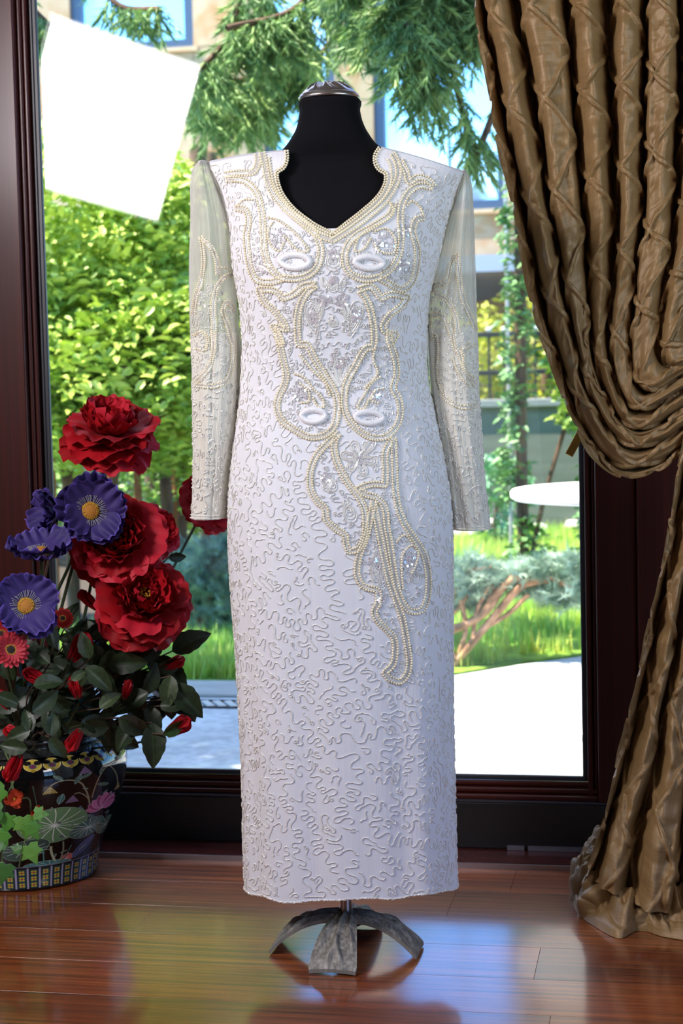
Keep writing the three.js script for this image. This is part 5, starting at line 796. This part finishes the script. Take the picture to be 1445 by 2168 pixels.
  x.fillStyle = '#111318'; x.fillRect(0, hy(0.052), W, H); line([[0, hy(0.053)], [W, hy(0.053)]], '#7d8594', 5);
  for (let k = 0; k < 40; k++) { const cx = k * W / 40, w = W / 40, y0 = hy(0.05), y1 = hy(0.006); x.fillStyle = '#7f7f9c'; x.fillRect(cx, y0, w * 0.2, y1 - y0); x.fillStyle = '#b8b8cc'; x.fillRect(cx + w * 0.07, y0, w * 0.05, y1 - y0); x.fillStyle = '#1f4348'; x.fillRect(cx + w * 0.28, y0 + 6, w * 0.66, y1 - y0 - 10); for (let r = 0; r < 3; r++) { const yy = lerp(y0, y1, 0.22 + r * 0.3); for (let m = 0; m < 4; m++) ell(cx + w * 0.6 + Math.cos(m * 1.57 + 0.78) * 9, yy + Math.sin(m * 1.57 + 0.78) * 11, 6, 7, 0, '#b9a63c'); ell(cx + w * 0.6, yy, 5, 6, 0, '#8e2c3a'); } }
  const tex = new THREE.CanvasTexture(cv); tex.colorSpace = THREE.SRGBColorSpace; tex.wrapS = THREE.RepeatWrapping;
  const g = new THREE.LatheGeometry(new THREE.SplineCurve(vProf.slice(2, 20).map((p) => new THREE.Vector2(...p))).getPoints(90), 120, -Math.PI, 2 * Math.PI), uv = g.attributes.uv, p = g.attributes.position;
  for (let i = 0; i < p.count; i++) uv.setY(i, clamp(p.getY(i) / 0.32, 0, 1));
  mesh('bowl', g, phys({ map: tex, roughness: 0.7, specularIntensity: 0.1, clearcoat: 1, clearcoatRoughness: 0.03 }), planter);
  mesh('inner_lining', new THREE.LatheGeometry(vProf.slice(18).concat([[0.19, 0.24], [0.17, 0.12], [0, 0.1]]).map((a) => new THREE.Vector2(...a)), 60), std({ color: rgb(0.02, 0.02, 0.02), roughness: 0.6, side: THREE.DoubleSide }), planter);
  mesh('filler_moss', new THREE.LatheGeometry([[0.178, 0.27], [0.1, 0.285], [0, 0.29]].map((a) => new THREE.Vector2(...a)), 40), std({ color: rgb(0.03, 0.035, 0.015), roughness: 1, side: THREE.DoubleSide }), planter);
  mesh('base', new THREE.CylinderGeometry(0.142, 0.142, 0.006, 60).translate(0, 0.0035, 0), std({ color: rgb(0.3, 0.28, 0.25), roughness: 0.9 }), planter);
}
const potMouth = V(VC.x, 0.285, VC.z);
// ------------------------------------------------------------------ silk flowers
const petalMat = (r, g, b) => phys({ color: rgb(r, g, b), roughness: 0.6, specularIntensity: 0.5, transmission: 0.1, side: THREE.DoubleSide });
function petalGeo(len, wid, { cup = 0.3, ruffle = 0.1, notch = 0.06, curl = 0, freq = 3, seed = 1, edge = 0, nu = 10, nv = 8, tipw = 0.75 } = {}) {
  const R = mulberry(seed), f1 = R() * 6, f2 = R() * 6, col = [];
  const g = surface((u, v) => {
    const s = u * 2 - 1, w = wid * 0.5 * (0.16 + 0.84 * Math.pow(Math.sin(Math.min(1, v * 0.62 + 0.08) * Math.PI * 0.93), tipw)), round = 1 - 0.2 * s * s * v * v, jag = notch * (Math.abs(Math.sin(s * freq * 2.1 + f1)) - 0.5) * sstep(v, 0.7, 1);
    const y = len * v * (round + jag), z = len * (cup * (s * s * 0.35 * v + 0.5 * v * v) - curl * v * v * v * 0.8) + len * ruffle * sstep(v, 0.35, 1) * Math.sin(s * freq * 3.1 + f2 + v * 2);
    return V(s * w * (1 + 0.05 * Math.sin(v * 9 + f1)), y, z);
  }, nu, nv);
  if (edge) { const uv = g.attributes.uv, c = []; for (let i = 0; i < uv.count; i++) { const k = uv.getY(i) > 0.97 || ((uv.getX(i) < 0.02 || uv.getX(i) > 0.98) && uv.getY(i) > 0.6) ? edge : 1; c.push(k, k * 0.98, k); } g.setAttribute('color', new THREE.Float32BufferAttribute(c, 3)); }
  return g;
}
const stemMat = std({ color: rgb(0.03, 0.05, 0.015), roughness: 0.6 });
const qz = (a) => new THREE.Quaternion().setFromAxisAngle(FWD, a), qx = (a) => new THREE.Quaternion().setFromAxisAngle(V(1, 0, 0), a);
// puts a flower group at p facing direction n (its local +z) and grows a stem to the pot
function flowerAt(name, label, category, group, px, py, depth, facing, stemBend = 0) {
  const p = atDist(px, py, depth), t = thing(name, label, category, group); t.position.copy(p);
  const toEye = eye.clone().sub(p).normalize(), right = V().crossVectors(UPV, toEye).normalize(), up = V().crossVectors(toEye, right), n = toEye.clone().multiplyScalar(facing[2]).addScaledVector(right, facing[0]).addScaledVector(up, facing[1]).normalize();
  t.quaternion.setFromUnitVectors(FWD, n);
  const back = V(0, 0, -0.01), inv = t.quaternion.clone().invert(), end = V(potMouth.x + (p.x - potMouth.x) * 0.28, 0.26, potMouth.z + (p.z - potMouth.z) * 0.28).sub(p).applyQuaternion(inv), mid = back.clone().lerp(end, 0.45).add(V(stemBend, 0, 0)), b2 = V(0, 0, -0.05).lerp(end, 0.08);
  mesh('stem', tube([back, b2, mid, end], 0.0035, 26, 6), stemMat, t);
  return t;
}
const reds = [petalMat(0.47, 0.006, 0.014), petalMat(0.34, 0.003, 0.008), petalMat(0.56, 0.015, 0.035)];
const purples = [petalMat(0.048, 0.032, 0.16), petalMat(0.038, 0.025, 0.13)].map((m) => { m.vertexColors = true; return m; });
const gold = std({ color: rgb(0.55, 0.33, 0.03), roughness: 0.7 }), goldDark = std({ color: rgb(0.42, 0.17, 0.02), roughness: 0.8 }), pale = std({ color: rgb(0.35, 0.36, 0.36), roughness: 0.6 });
function peony(label, px, py, depth, radPx, facing, seed, opt = {}) {
  const t = flowerAt('peony', label, 'flower', 'red silk peonies in the planter', px, py, depth, facing, opt.bend ?? 0.02), R = mulberry(seed), rad = radPx / FPX * depth;
  const G = [0, 1, 2].map((k) => [petalGeo(rad * 1.04, rad * 1.15, { cup: 0.35, ruffle: 0.06, notch: 0.07, freq: 2.6, seed: seed + k, curl: 0.35 }), petalGeo(rad * 0.78, rad * 0.7, { cup: 0.45, ruffle: 0.07, notch: 0.1, freq: 2.4, seed: seed + 10 + k }), petalGeo(rad * 0.52, rad * 0.45, { cup: 0.5, ruffle: 0.09, notch: 0.2, freq: 2.6, seed: seed + 20 + k, nu: 8, nv: 6 })]);
  const rings = [[9, 0, -0.28, 0.0, -0.02], [10, 0, 0.06, 0.02, 0.0], [11, 0, 0.36, 0.06, 0.02], [12, 1, 0.55, 0.10, 0.03], [12, 1, 0.8, 0.12, 0.04], [12, 2, 0.9, 0.2, 0.05], [10, 2, 1.12, 0.14, 0.05]];
  rings.forEach(([n, g, tilt, r0, z0], ri) => { for (let k = 0; k < n; k++) { const a = (k + 0.5 * (ri % 2) + (R() - 0.5) * 0.5) / n * 6.283, m = mesh('petal', G[Math.floor(R() * 3)][g], reds[Math.floor(R() * 3)], t); m.quaternion.copy(qz(a)).multiply(qx(tilt + (R() - 0.5) * 0.35)); m.position.set(-Math.sin(a) * r0 * rad, Math.cos(a) * r0 * rad, z0 * rad * 3); m.scale.setScalar(0.88 + 0.24 * R()); } });
  const st = []; for (let k = 0; k < 40; k++) { const a = R() * 6.28, r = Math.sqrt(R()) * rad * 0.16; st.push(new THREE.SphereGeometry(rad * 0.02, 5, 4).scale(1, 1, 2.2).translate(r * Math.cos(a), r * Math.sin(a), rad * (0.42 + 0.12 * R()))); }
  mesh('stamens', mergeGeometries(st), gold, t).userData.kind = 'stuff';
  mesh('calyx', new THREE.SphereGeometry(rad * 0.16, 10, 8).scale(1, 1, 0.6).translate(0, 0, -0.06 * rad), stemMat, t);
  return t;
}
function anemone(label, px, py, depth, radPx, facing, seed, tilt = 0.18) {
  const t = flowerAt('anemone', label, 'flower', 'purple silk anemones in the planter', px, py, depth, facing, -0.02), R = mulberry(seed), rad = radPx / FPX * depth;
  const G = [0, 1, 2].map((k) => petalGeo(rad, rad * 0.98, { cup: 0.22, ruffle: 0.075, notch: 0.07, freq: 3.4, seed: seed + k, edge: 3.2, nu: 18, nv: 14, tipw: 0.6 }));
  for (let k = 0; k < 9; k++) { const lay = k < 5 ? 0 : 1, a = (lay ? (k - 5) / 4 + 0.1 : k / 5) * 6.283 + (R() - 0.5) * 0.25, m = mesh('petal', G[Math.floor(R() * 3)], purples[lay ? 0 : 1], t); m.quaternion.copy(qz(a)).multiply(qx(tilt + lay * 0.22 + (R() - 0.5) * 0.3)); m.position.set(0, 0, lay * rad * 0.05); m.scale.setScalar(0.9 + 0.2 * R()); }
  const disc = mesh('centre', new THREE.SphereGeometry(rad * 0.24, 24, 16).scale(1, 1, 0.55).translate(0, 0, rad * 0.12), goldDark, t);
  const gr = []; for (let k = 0; k < 130; k++) { const a = R() * 6.28, q = 0.17 + 0.07 * R(); gr.push(new THREE.SphereGeometry(rad * 0.018, 4, 3).translate(q * rad * Math.cos(a), q * rad * Math.sin(a), rad * (0.12 + 0.55 * Math.sqrt(Math.max(0, 0.0576 - q * q)) + 0.01))); }
  const gm = mesh('pollen', mergeGeometries(gr), gold, disc); gm.userData.kind = 'stuff';
  const fl = []; for (let k = 0; k < 44; k++) { const a = k / 44 * 6.283 + R() * 0.1, r1 = rad * (0.36 + 0.09 * R()), c = Math.cos(a), s = Math.sin(a); fl.push(new THREE.TubeGeometry(new THREE.QuadraticBezierCurve3(V(c * rad * 0.2, s * rad * 0.2, rad * 0.1), V(c * rad * 0.32, s * rad * 0.32, rad * 0.24), V(c * r1, s * r1, rad * 0.2)), 5, rad * 0.0075, 4), new THREE.SphereGeometry(rad * 0.016, 4, 3).translate(c * r1, s * r1, rad * 0.2)); }
  mesh('stamens', mergeGeometries(fl.map((g) => g.toNonIndexed())), pale, t).userData.kind = 'stuff';
  return t;
}
function gerbera(label, px, py, depth, radPx, facing, seed, col, group) {
  const t = flowerAt('gerbera', label, 'flower', group, px, py, depth, facing), R = mulberry(seed), rad = radPx / FPX * depth, G = petalGeo(rad, rad * 0.34, { cup: 0.15, ruffle: 0.02, notch: 0.02, freq: 2, seed, nu: 4, nv: 6 }), mats = [petalMat(...col), petalMat(...col.map((c) => c * 0.75))];
  for (let k = 0; k < 36; k++) { const lay = k % 2, a = k / 36 * 6.283 + (R() - 0.5) * 0.1, m = mesh('petal', G, mats[lay], t); m.quaternion.copy(qz(a)).multiply(qx(0.12 + lay * 0.22 + (R() - 0.5) * 0.12)); m.position.z = lay * rad * 0.04; m.scale.setScalar(lay ? 0.82 : 1); }
  const disc = mesh('centre', new THREE.SphereGeometry(rad * 0.26, 18, 12).scale(1, 1, 0.5).translate(0, 0, rad * 0.1), std({ color: rgb(0.02, 0.012, 0.01), roughness: 0.9 }), t);
  const gr = []; for (let k = 0; k < 90; k++) { const a = k * 2.39996, q = rad * (0.2 + 0.1 * R()); gr.push(new THREE.SphereGeometry(rad * 0.025, 4, 3).translate(q * Math.cos(a), q * Math.sin(a), rad * 0.16)); }
  mesh('pollen', mergeGeometries(gr), gold, disc).userData.kind = 'stuff';
}
peony('single red peony on a tall stem above the other flowers', 230, 928, 3.5, 92, [0.12, 0.95, 0.42], 1001);
peony('red peony just under the open purple anemone', 248, 1150, 3.42, 92, [-0.1, 0.35, 1], 1021);
peony('smaller red peony half hidden behind the others, beside the gown sleeve', 322, 1128, 3.62, 56, [0.6, 0.3, 0.6], 1041);
peony('full red peony lowest on the gown side of the planter', 300, 1278, 3.4, 92, [0.15, 0.5, 1], 1061);
peony('red peony mostly hidden behind the cuff of the gown sleeve', 446, 1062, 3.72, 62, [0.3, 0.3, 1], 1081, { bend: 0 });
anemone('open purple anemone with large yellow centre, topmost of its kind', 190, 1082, 3.36, 78, [0.12, 0.05, 1], 1101);
anemone('purple anemone turned sideways behind the topmost anemone', 122, 1088, 3.44, 62, [-0.85, 0.15, 0.35], 1121, 0.5);
anemone('dark purple anemone tilted upwards with a narrow yellow centre', 88, 1178, 3.36, 76, [0.0, 0.88, 0.45], 1141, 0.25);
anemone('purple anemone facing out above the pink gerbera', 54, 1284, 3.3, 74, [0.1, 0.12, 1], 1161);
gerbera('coral pink gerbera with a dark centre', 22, 1376, 3.28, 40, [0.2, 0.1, 1], 1181, [0.62, 0.05, 0.07], 'pink gerberas');
gerbera('deep red gerbera peeping out behind the coral pink one', 4, 1345, 3.36, 36, [-0.3, 0.3, 1], 1191, [0.45, 0.02, 0.03], 'pink gerberas');
gerbera('little red aster between anemone and peony', 132, 1310, 3.38, 24, [0.2, 0.3, 1], 1195, [0.45, 0.02, 0.015]);
// rose buds and loose red blooms among the leaves
function bud(label, px, py, depth, lenPx, ang, seed, leafy) {
  const p = atDist(px, py, depth), t = thing('rose_bud', label, 'flower', 'red silk rose buds among the leaves'); t.position.copy(p); const R = mulberry(seed), len = lenPx / FPX * depth, toEye = eye.clone().sub(p).normalize();
  t.quaternion.setFromUnitVectors(FWD, toEye).multiply(qz(ang));
  const G = petalGeo(len, len * 0.62, { cup: 0.28, ruffle: 0.03, notch: 0.03, freq: 2, seed });
  for (let k = 0; k < 6; k++) { const m = mesh('petal', G, reds[k % 2], t), a = k / 6 * 6.283; m.quaternion.copy(new THREE.Quaternion().setFromAxisAngle(UPV, a + R())).multiply(qx(-0.12 - 0.12 * R())); m.scale.setScalar(0.85 + 0.25 * R()); }
  mesh('calyx', new THREE.ConeGeometry(len * 0.14, len * 0.25, 6).rotateX(Math.PI), stemMat, t);
  const inv = t.quaternion.clone().invert(), end = V(lerp(p.x, potMouth.x, 0.75), 0.27, lerp(p.z, potMouth.z, 0.75)).sub(p).applyQuaternion(inv); mesh('stem', tube([V(0, -0.01, 0), V(0, -0.03, 0).lerp(end, 0.3), end], 0.0022, 16, 5), stemMat, t);
}
[[150, 1398, 3.34, 62, -0.6, 'long red bud leaning beside the dark stem'], [100, 1445, 3.3, 52, 1.1, 'red bud just above the oval green leaves'], [348, 1412, 3.42, 44, -1.2, 'small red bud under the lowest peony'], [352, 1555, 3.36, 58, -1.0, 'red bud with a green sepal leaf hanging past the planter rim'], [165, 1478, 3.32, 46, 0.2, 'red bud in the middle of the leaves'], [170, 1545, 3.3, 50, 2.6, 'drooping red bloom over the planter rim'], [42, 1596, 3.24, 62, 2.7, 'red bud hanging down over the painted border'], [52, 1560, 3.26, 46, 1.2, 'dark red bud resting on the planter rim'], [20, 1500, 3.28, 44, 0.6, 'red bud under the gerberas'], [262, 1480, 3.38, 40, -0.3, 'dark red bud deep in the foliage'], [300, 1360, 3.45, 44, 2.9, 'crumpled red bloom below the lowest peony'], [205, 1290, 3.46, 50, 0.7, 'red bud beside the dark stem of the middle peony']].forEach(([x, y, d, l, a, label], i) => bud(label, x, y, d, l, a, 1300 + i * 7));
// leafy sprays
const leafTex = texture(128, 256, (u, v) => { const s = Math.abs(u - 0.5) * 2, rib = s < 0.05 ? 1 : 0, vein = Math.pow(Math.max(0, Math.cos((v * 9 - s * 2.2) * 6.283)), 24) * 0.5, n = fbm(u * 8, v * 16, 8, 16, 3, 121); const k = 0.8 + 0.4 * (n - 0.5) + 0.35 * Math.max(rib, vein); return [0.30 * k, 0.40 * k, 0.24 * k]; });
function broadLeaf(l, w, seed) { const R = mulberry(seed), bend = 0.3 + 0.4 * R(), tw = (R() - 0.5) * 0.4; return surface((u, v) => { const s = u * 2 - 1, hw = w * 0.5 * Math.pow(Math.sin(Math.PI * Math.pow(v, 0.82)), 0.85) * (1 + 0.05 * Math.sin(v * 60)); return V(s * hw, l * v, l * (0.12 * Math.abs(s) * Math.sin(Math.PI * v) - bend * v * v * 0.5 + tw * s * v * 0.2)); }, 6, 14); }
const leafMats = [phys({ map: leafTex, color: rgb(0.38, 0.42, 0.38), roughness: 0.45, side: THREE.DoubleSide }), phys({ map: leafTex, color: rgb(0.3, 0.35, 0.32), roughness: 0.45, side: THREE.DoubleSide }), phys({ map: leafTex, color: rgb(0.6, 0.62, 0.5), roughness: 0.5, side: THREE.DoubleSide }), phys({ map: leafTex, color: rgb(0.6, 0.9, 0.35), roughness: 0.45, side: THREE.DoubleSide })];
const leafGs = [0, 1, 2].map((k) => broadLeaf(1, 0.55, 50 + k)), twigMat = std({ color: rgb(0.08, 0.045, 0.03), roughness: 0.8 });
// leaves: [px, py, depth, length px, in-picture angle, material, lean]
function spray(label, leaves, anchor, category = 'foliage', name = 'leaf_spray') {
  const t = thing(name, label, category, 'leaf sprays in the planter'), c = atDist(leaves[0][0], leaves[0][1], leaves[0][2]); t.position.copy(c); const R = mulberry(leaves.length * 31 + Math.round(leaves[0][0] * 7 + leaves[0][1]));
  leaves.forEach(([px, py, d, l, a, mi, lean = 0]) => {
    const p = atDist(px, py, d), m = mesh('leaf', leafGs[Math.floor(R() * 3)], leafMats[mi], t), toEye = eye.clone().sub(p).normalize();
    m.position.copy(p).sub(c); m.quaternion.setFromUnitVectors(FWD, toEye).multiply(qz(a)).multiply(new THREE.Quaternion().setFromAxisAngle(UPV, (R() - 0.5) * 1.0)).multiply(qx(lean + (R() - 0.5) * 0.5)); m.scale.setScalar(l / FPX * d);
    const an = anchor ?? potMouth, e = V(lerp(p.x, an.x, 0.6), Math.max(0.27, lerp(p.y, an.y, 0.6)), lerp(p.z, an.z, 0.6)).sub(c); mesh('twig', tube([p.clone().sub(c), p.clone().sub(c).lerp(e, 0.5).add(V(0, 0.012, 0.01)), e], 0.0016, 10, 5), twigMat, t);
  });
}
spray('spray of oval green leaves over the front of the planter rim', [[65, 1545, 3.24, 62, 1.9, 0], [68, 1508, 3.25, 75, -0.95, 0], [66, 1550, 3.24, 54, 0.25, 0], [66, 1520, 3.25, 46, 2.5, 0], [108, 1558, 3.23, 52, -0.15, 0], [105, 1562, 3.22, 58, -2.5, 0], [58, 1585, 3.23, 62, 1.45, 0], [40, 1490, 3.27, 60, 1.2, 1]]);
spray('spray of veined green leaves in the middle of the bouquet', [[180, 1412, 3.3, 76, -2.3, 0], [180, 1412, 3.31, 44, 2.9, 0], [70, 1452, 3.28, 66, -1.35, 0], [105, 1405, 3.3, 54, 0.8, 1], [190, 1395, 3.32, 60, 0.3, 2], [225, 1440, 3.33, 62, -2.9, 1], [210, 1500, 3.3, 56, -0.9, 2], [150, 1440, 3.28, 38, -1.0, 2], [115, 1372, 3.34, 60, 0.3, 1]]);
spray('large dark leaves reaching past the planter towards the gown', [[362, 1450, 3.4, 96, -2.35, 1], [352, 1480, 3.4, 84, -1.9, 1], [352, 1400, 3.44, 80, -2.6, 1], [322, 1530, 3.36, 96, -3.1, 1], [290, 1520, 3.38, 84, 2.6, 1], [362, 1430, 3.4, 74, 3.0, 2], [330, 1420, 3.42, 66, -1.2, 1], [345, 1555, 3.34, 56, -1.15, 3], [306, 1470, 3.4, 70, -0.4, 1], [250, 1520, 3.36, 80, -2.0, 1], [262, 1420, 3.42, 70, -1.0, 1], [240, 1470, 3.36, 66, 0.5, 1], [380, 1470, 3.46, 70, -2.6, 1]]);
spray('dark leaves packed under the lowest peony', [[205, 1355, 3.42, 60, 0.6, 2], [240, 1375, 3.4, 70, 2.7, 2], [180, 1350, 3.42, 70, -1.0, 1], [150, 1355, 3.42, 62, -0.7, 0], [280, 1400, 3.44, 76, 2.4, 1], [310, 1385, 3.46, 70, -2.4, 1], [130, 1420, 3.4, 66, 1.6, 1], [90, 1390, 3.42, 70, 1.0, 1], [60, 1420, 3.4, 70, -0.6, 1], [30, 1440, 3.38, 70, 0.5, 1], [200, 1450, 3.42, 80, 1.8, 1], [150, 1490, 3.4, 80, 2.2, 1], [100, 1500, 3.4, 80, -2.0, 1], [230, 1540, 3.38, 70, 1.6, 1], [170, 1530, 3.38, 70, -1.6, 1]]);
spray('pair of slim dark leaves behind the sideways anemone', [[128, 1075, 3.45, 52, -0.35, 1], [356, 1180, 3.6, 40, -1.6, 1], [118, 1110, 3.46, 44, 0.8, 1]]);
{
  const R = mulberry(2024), names = ['tangle of dark leaves filling the planter mouth', 'dark leaf tangle under the gerberas', 'dark leaf tangle below the lowest peony', 'dark leaf tangle behind the rose buds'], zones = [[60, 260, 1400, 1560], [0, 130, 1390, 1540], [190, 370, 1350, 1530], [120, 330, 1330, 1470]];
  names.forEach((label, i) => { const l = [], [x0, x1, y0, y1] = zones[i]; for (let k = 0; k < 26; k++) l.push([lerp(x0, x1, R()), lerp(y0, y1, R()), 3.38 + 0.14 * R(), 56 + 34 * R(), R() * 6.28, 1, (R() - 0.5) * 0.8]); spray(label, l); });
}
// ivy trailing down the front of the planter
{
  const ivyShape = new THREE.Shape([[0, 0], [0.18, -0.1], [0.45, 0.02], [0.36, 0.22], [0.52, 0.48], [0.24, 0.5], [0, 1], [-0.24, 0.5], [-0.52, 0.48], [-0.36, 0.22], [-0.45, 0.02], [-0.18, -0.1]].map((p) => new THREE.Vector2(...p)));
  const ivyG = new THREE.ExtrudeGeometry(ivyShape, { depth: 0.015, bevelEnabled: true, bevelSize: 0.02, bevelThickness: 0.01, bevelSegments: 1 }); { const p = ivyG.attributes.position; for (let i = 0; i < p.count; i++) p.setZ(i, p.getZ(i) - 0.25 * Math.pow(p.getX(i), 2) - 0.15 * Math.pow(p.getY(i) - 0.3, 2)); ivyG.computeVertexNormals(); }
  const ivyM = [phys({ color: rgb(0.09, 0.27, 0.035), roughness: 0.45 }), phys({ color: rgb(0.05, 0.16, 0.03), roughness: 0.45 }), phys({ color: rgb(0.14, 0.34, 0.05), roughness: 0.5 })];
  const strands = [['ivy strand with bright lobed leaves beside the large painted lotus leaf', [[36, 1690], [60, 1690], [62, 1740], [48, 1800], [40, 1835]], [[22, 1728, 44, 2.8, 0], [50, 1732, 48, 3.3, 2], [62, 1745, 42, -2.6, 0], [74, 1722, 32, -1.7, 2], [60, 1792, 46, 3.6, 2], [42, 1800, 24, 1.2, 1]]], ['ivy strand of darker leaves hanging at the edge of the planter', [[30, 1648], [12, 1690], [6, 1760], [4, 1850]], [[8, 1672, 44, 2.0, 0], [2, 1716, 46, 1.6, 1], [8, 1762, 42, 2.6, 0], [12, 1832, 46, 2.9, 1], [2, 1800, 34, 0.6, 1]]]];
  strands.forEach(([label, path, leaves], si) => {
    const t = thing('ivy_strand', label, 'ivy', 'ivy trailing over the planter'), D = 3.27, pts = [atDist(20 + si * -10, 1590, 3.3), ...path.map(([x, y]) => atDist(x, y, D))]; t.position.copy(pts[0]); mesh('vine', tube(pts.map((p) => p.clone().sub(pts[0])), 0.0018, 40, 5), std({ color: rgb(0.1, 0.14, 0.04), roughness: 0.7 }), t);
    leaves.forEach(([x, y, l, a, mi], i) => { const p = atDist(x, y, D - 0.012 - 0.004 * i), m = mesh('leaf', ivyG, ivyM[mi], t); m.position.copy(p).sub(pts[0]); m.quaternion.setFromUnitVectors(FWD, eye.clone().sub(p).normalize()).multiply(qz(a)).multiply(qx(-0.3)); m.scale.setScalar(l / FPX * D); });
  });
  for (const [x, y, r, label, seed] of [[30, 1692, 24, 'orange red blossom tucked among the ivy', 1501], [80, 1720, 17, 'tiny orange red blossom beside the painted lotus leaf', 1509]]) { const p = atDist(x, y, 3.262), t = thing('silk_blossom', label, 'flower', 'orange blossoms in the ivy'); t.position.copy(p); t.quaternion.setFromUnitVectors(FWD, eye.clone().sub(p).normalize()); const rr = r / FPX * 3.27, G = petalGeo(rr, rr * 0.8, { cup: 0.4, ruffle: 0.06, seed }), M = petalMat(0.5, 0.06, 0.02); for (let k = 0; k < 7; k++) { const m = mesh('petal', G, M, t); m.quaternion.copy(qz(k * 0.9)).multiply(qx(0.3 + (k % 2) * 0.4)); } mesh('centre', new THREE.SphereGeometry(rr * 0.15, 8, 6).translate(0, 0, rr * 0.1), gold, t); mesh('stem', tube([V(0, 0, -0.004), V(-0.004, 0.02, -0.012), V(-0.01, 0.05, -0.02)], 0.0014, 8, 5), stemMat, t); }
}

scene.updateMatrixWorld(true);
renderer.render(scene, camera);
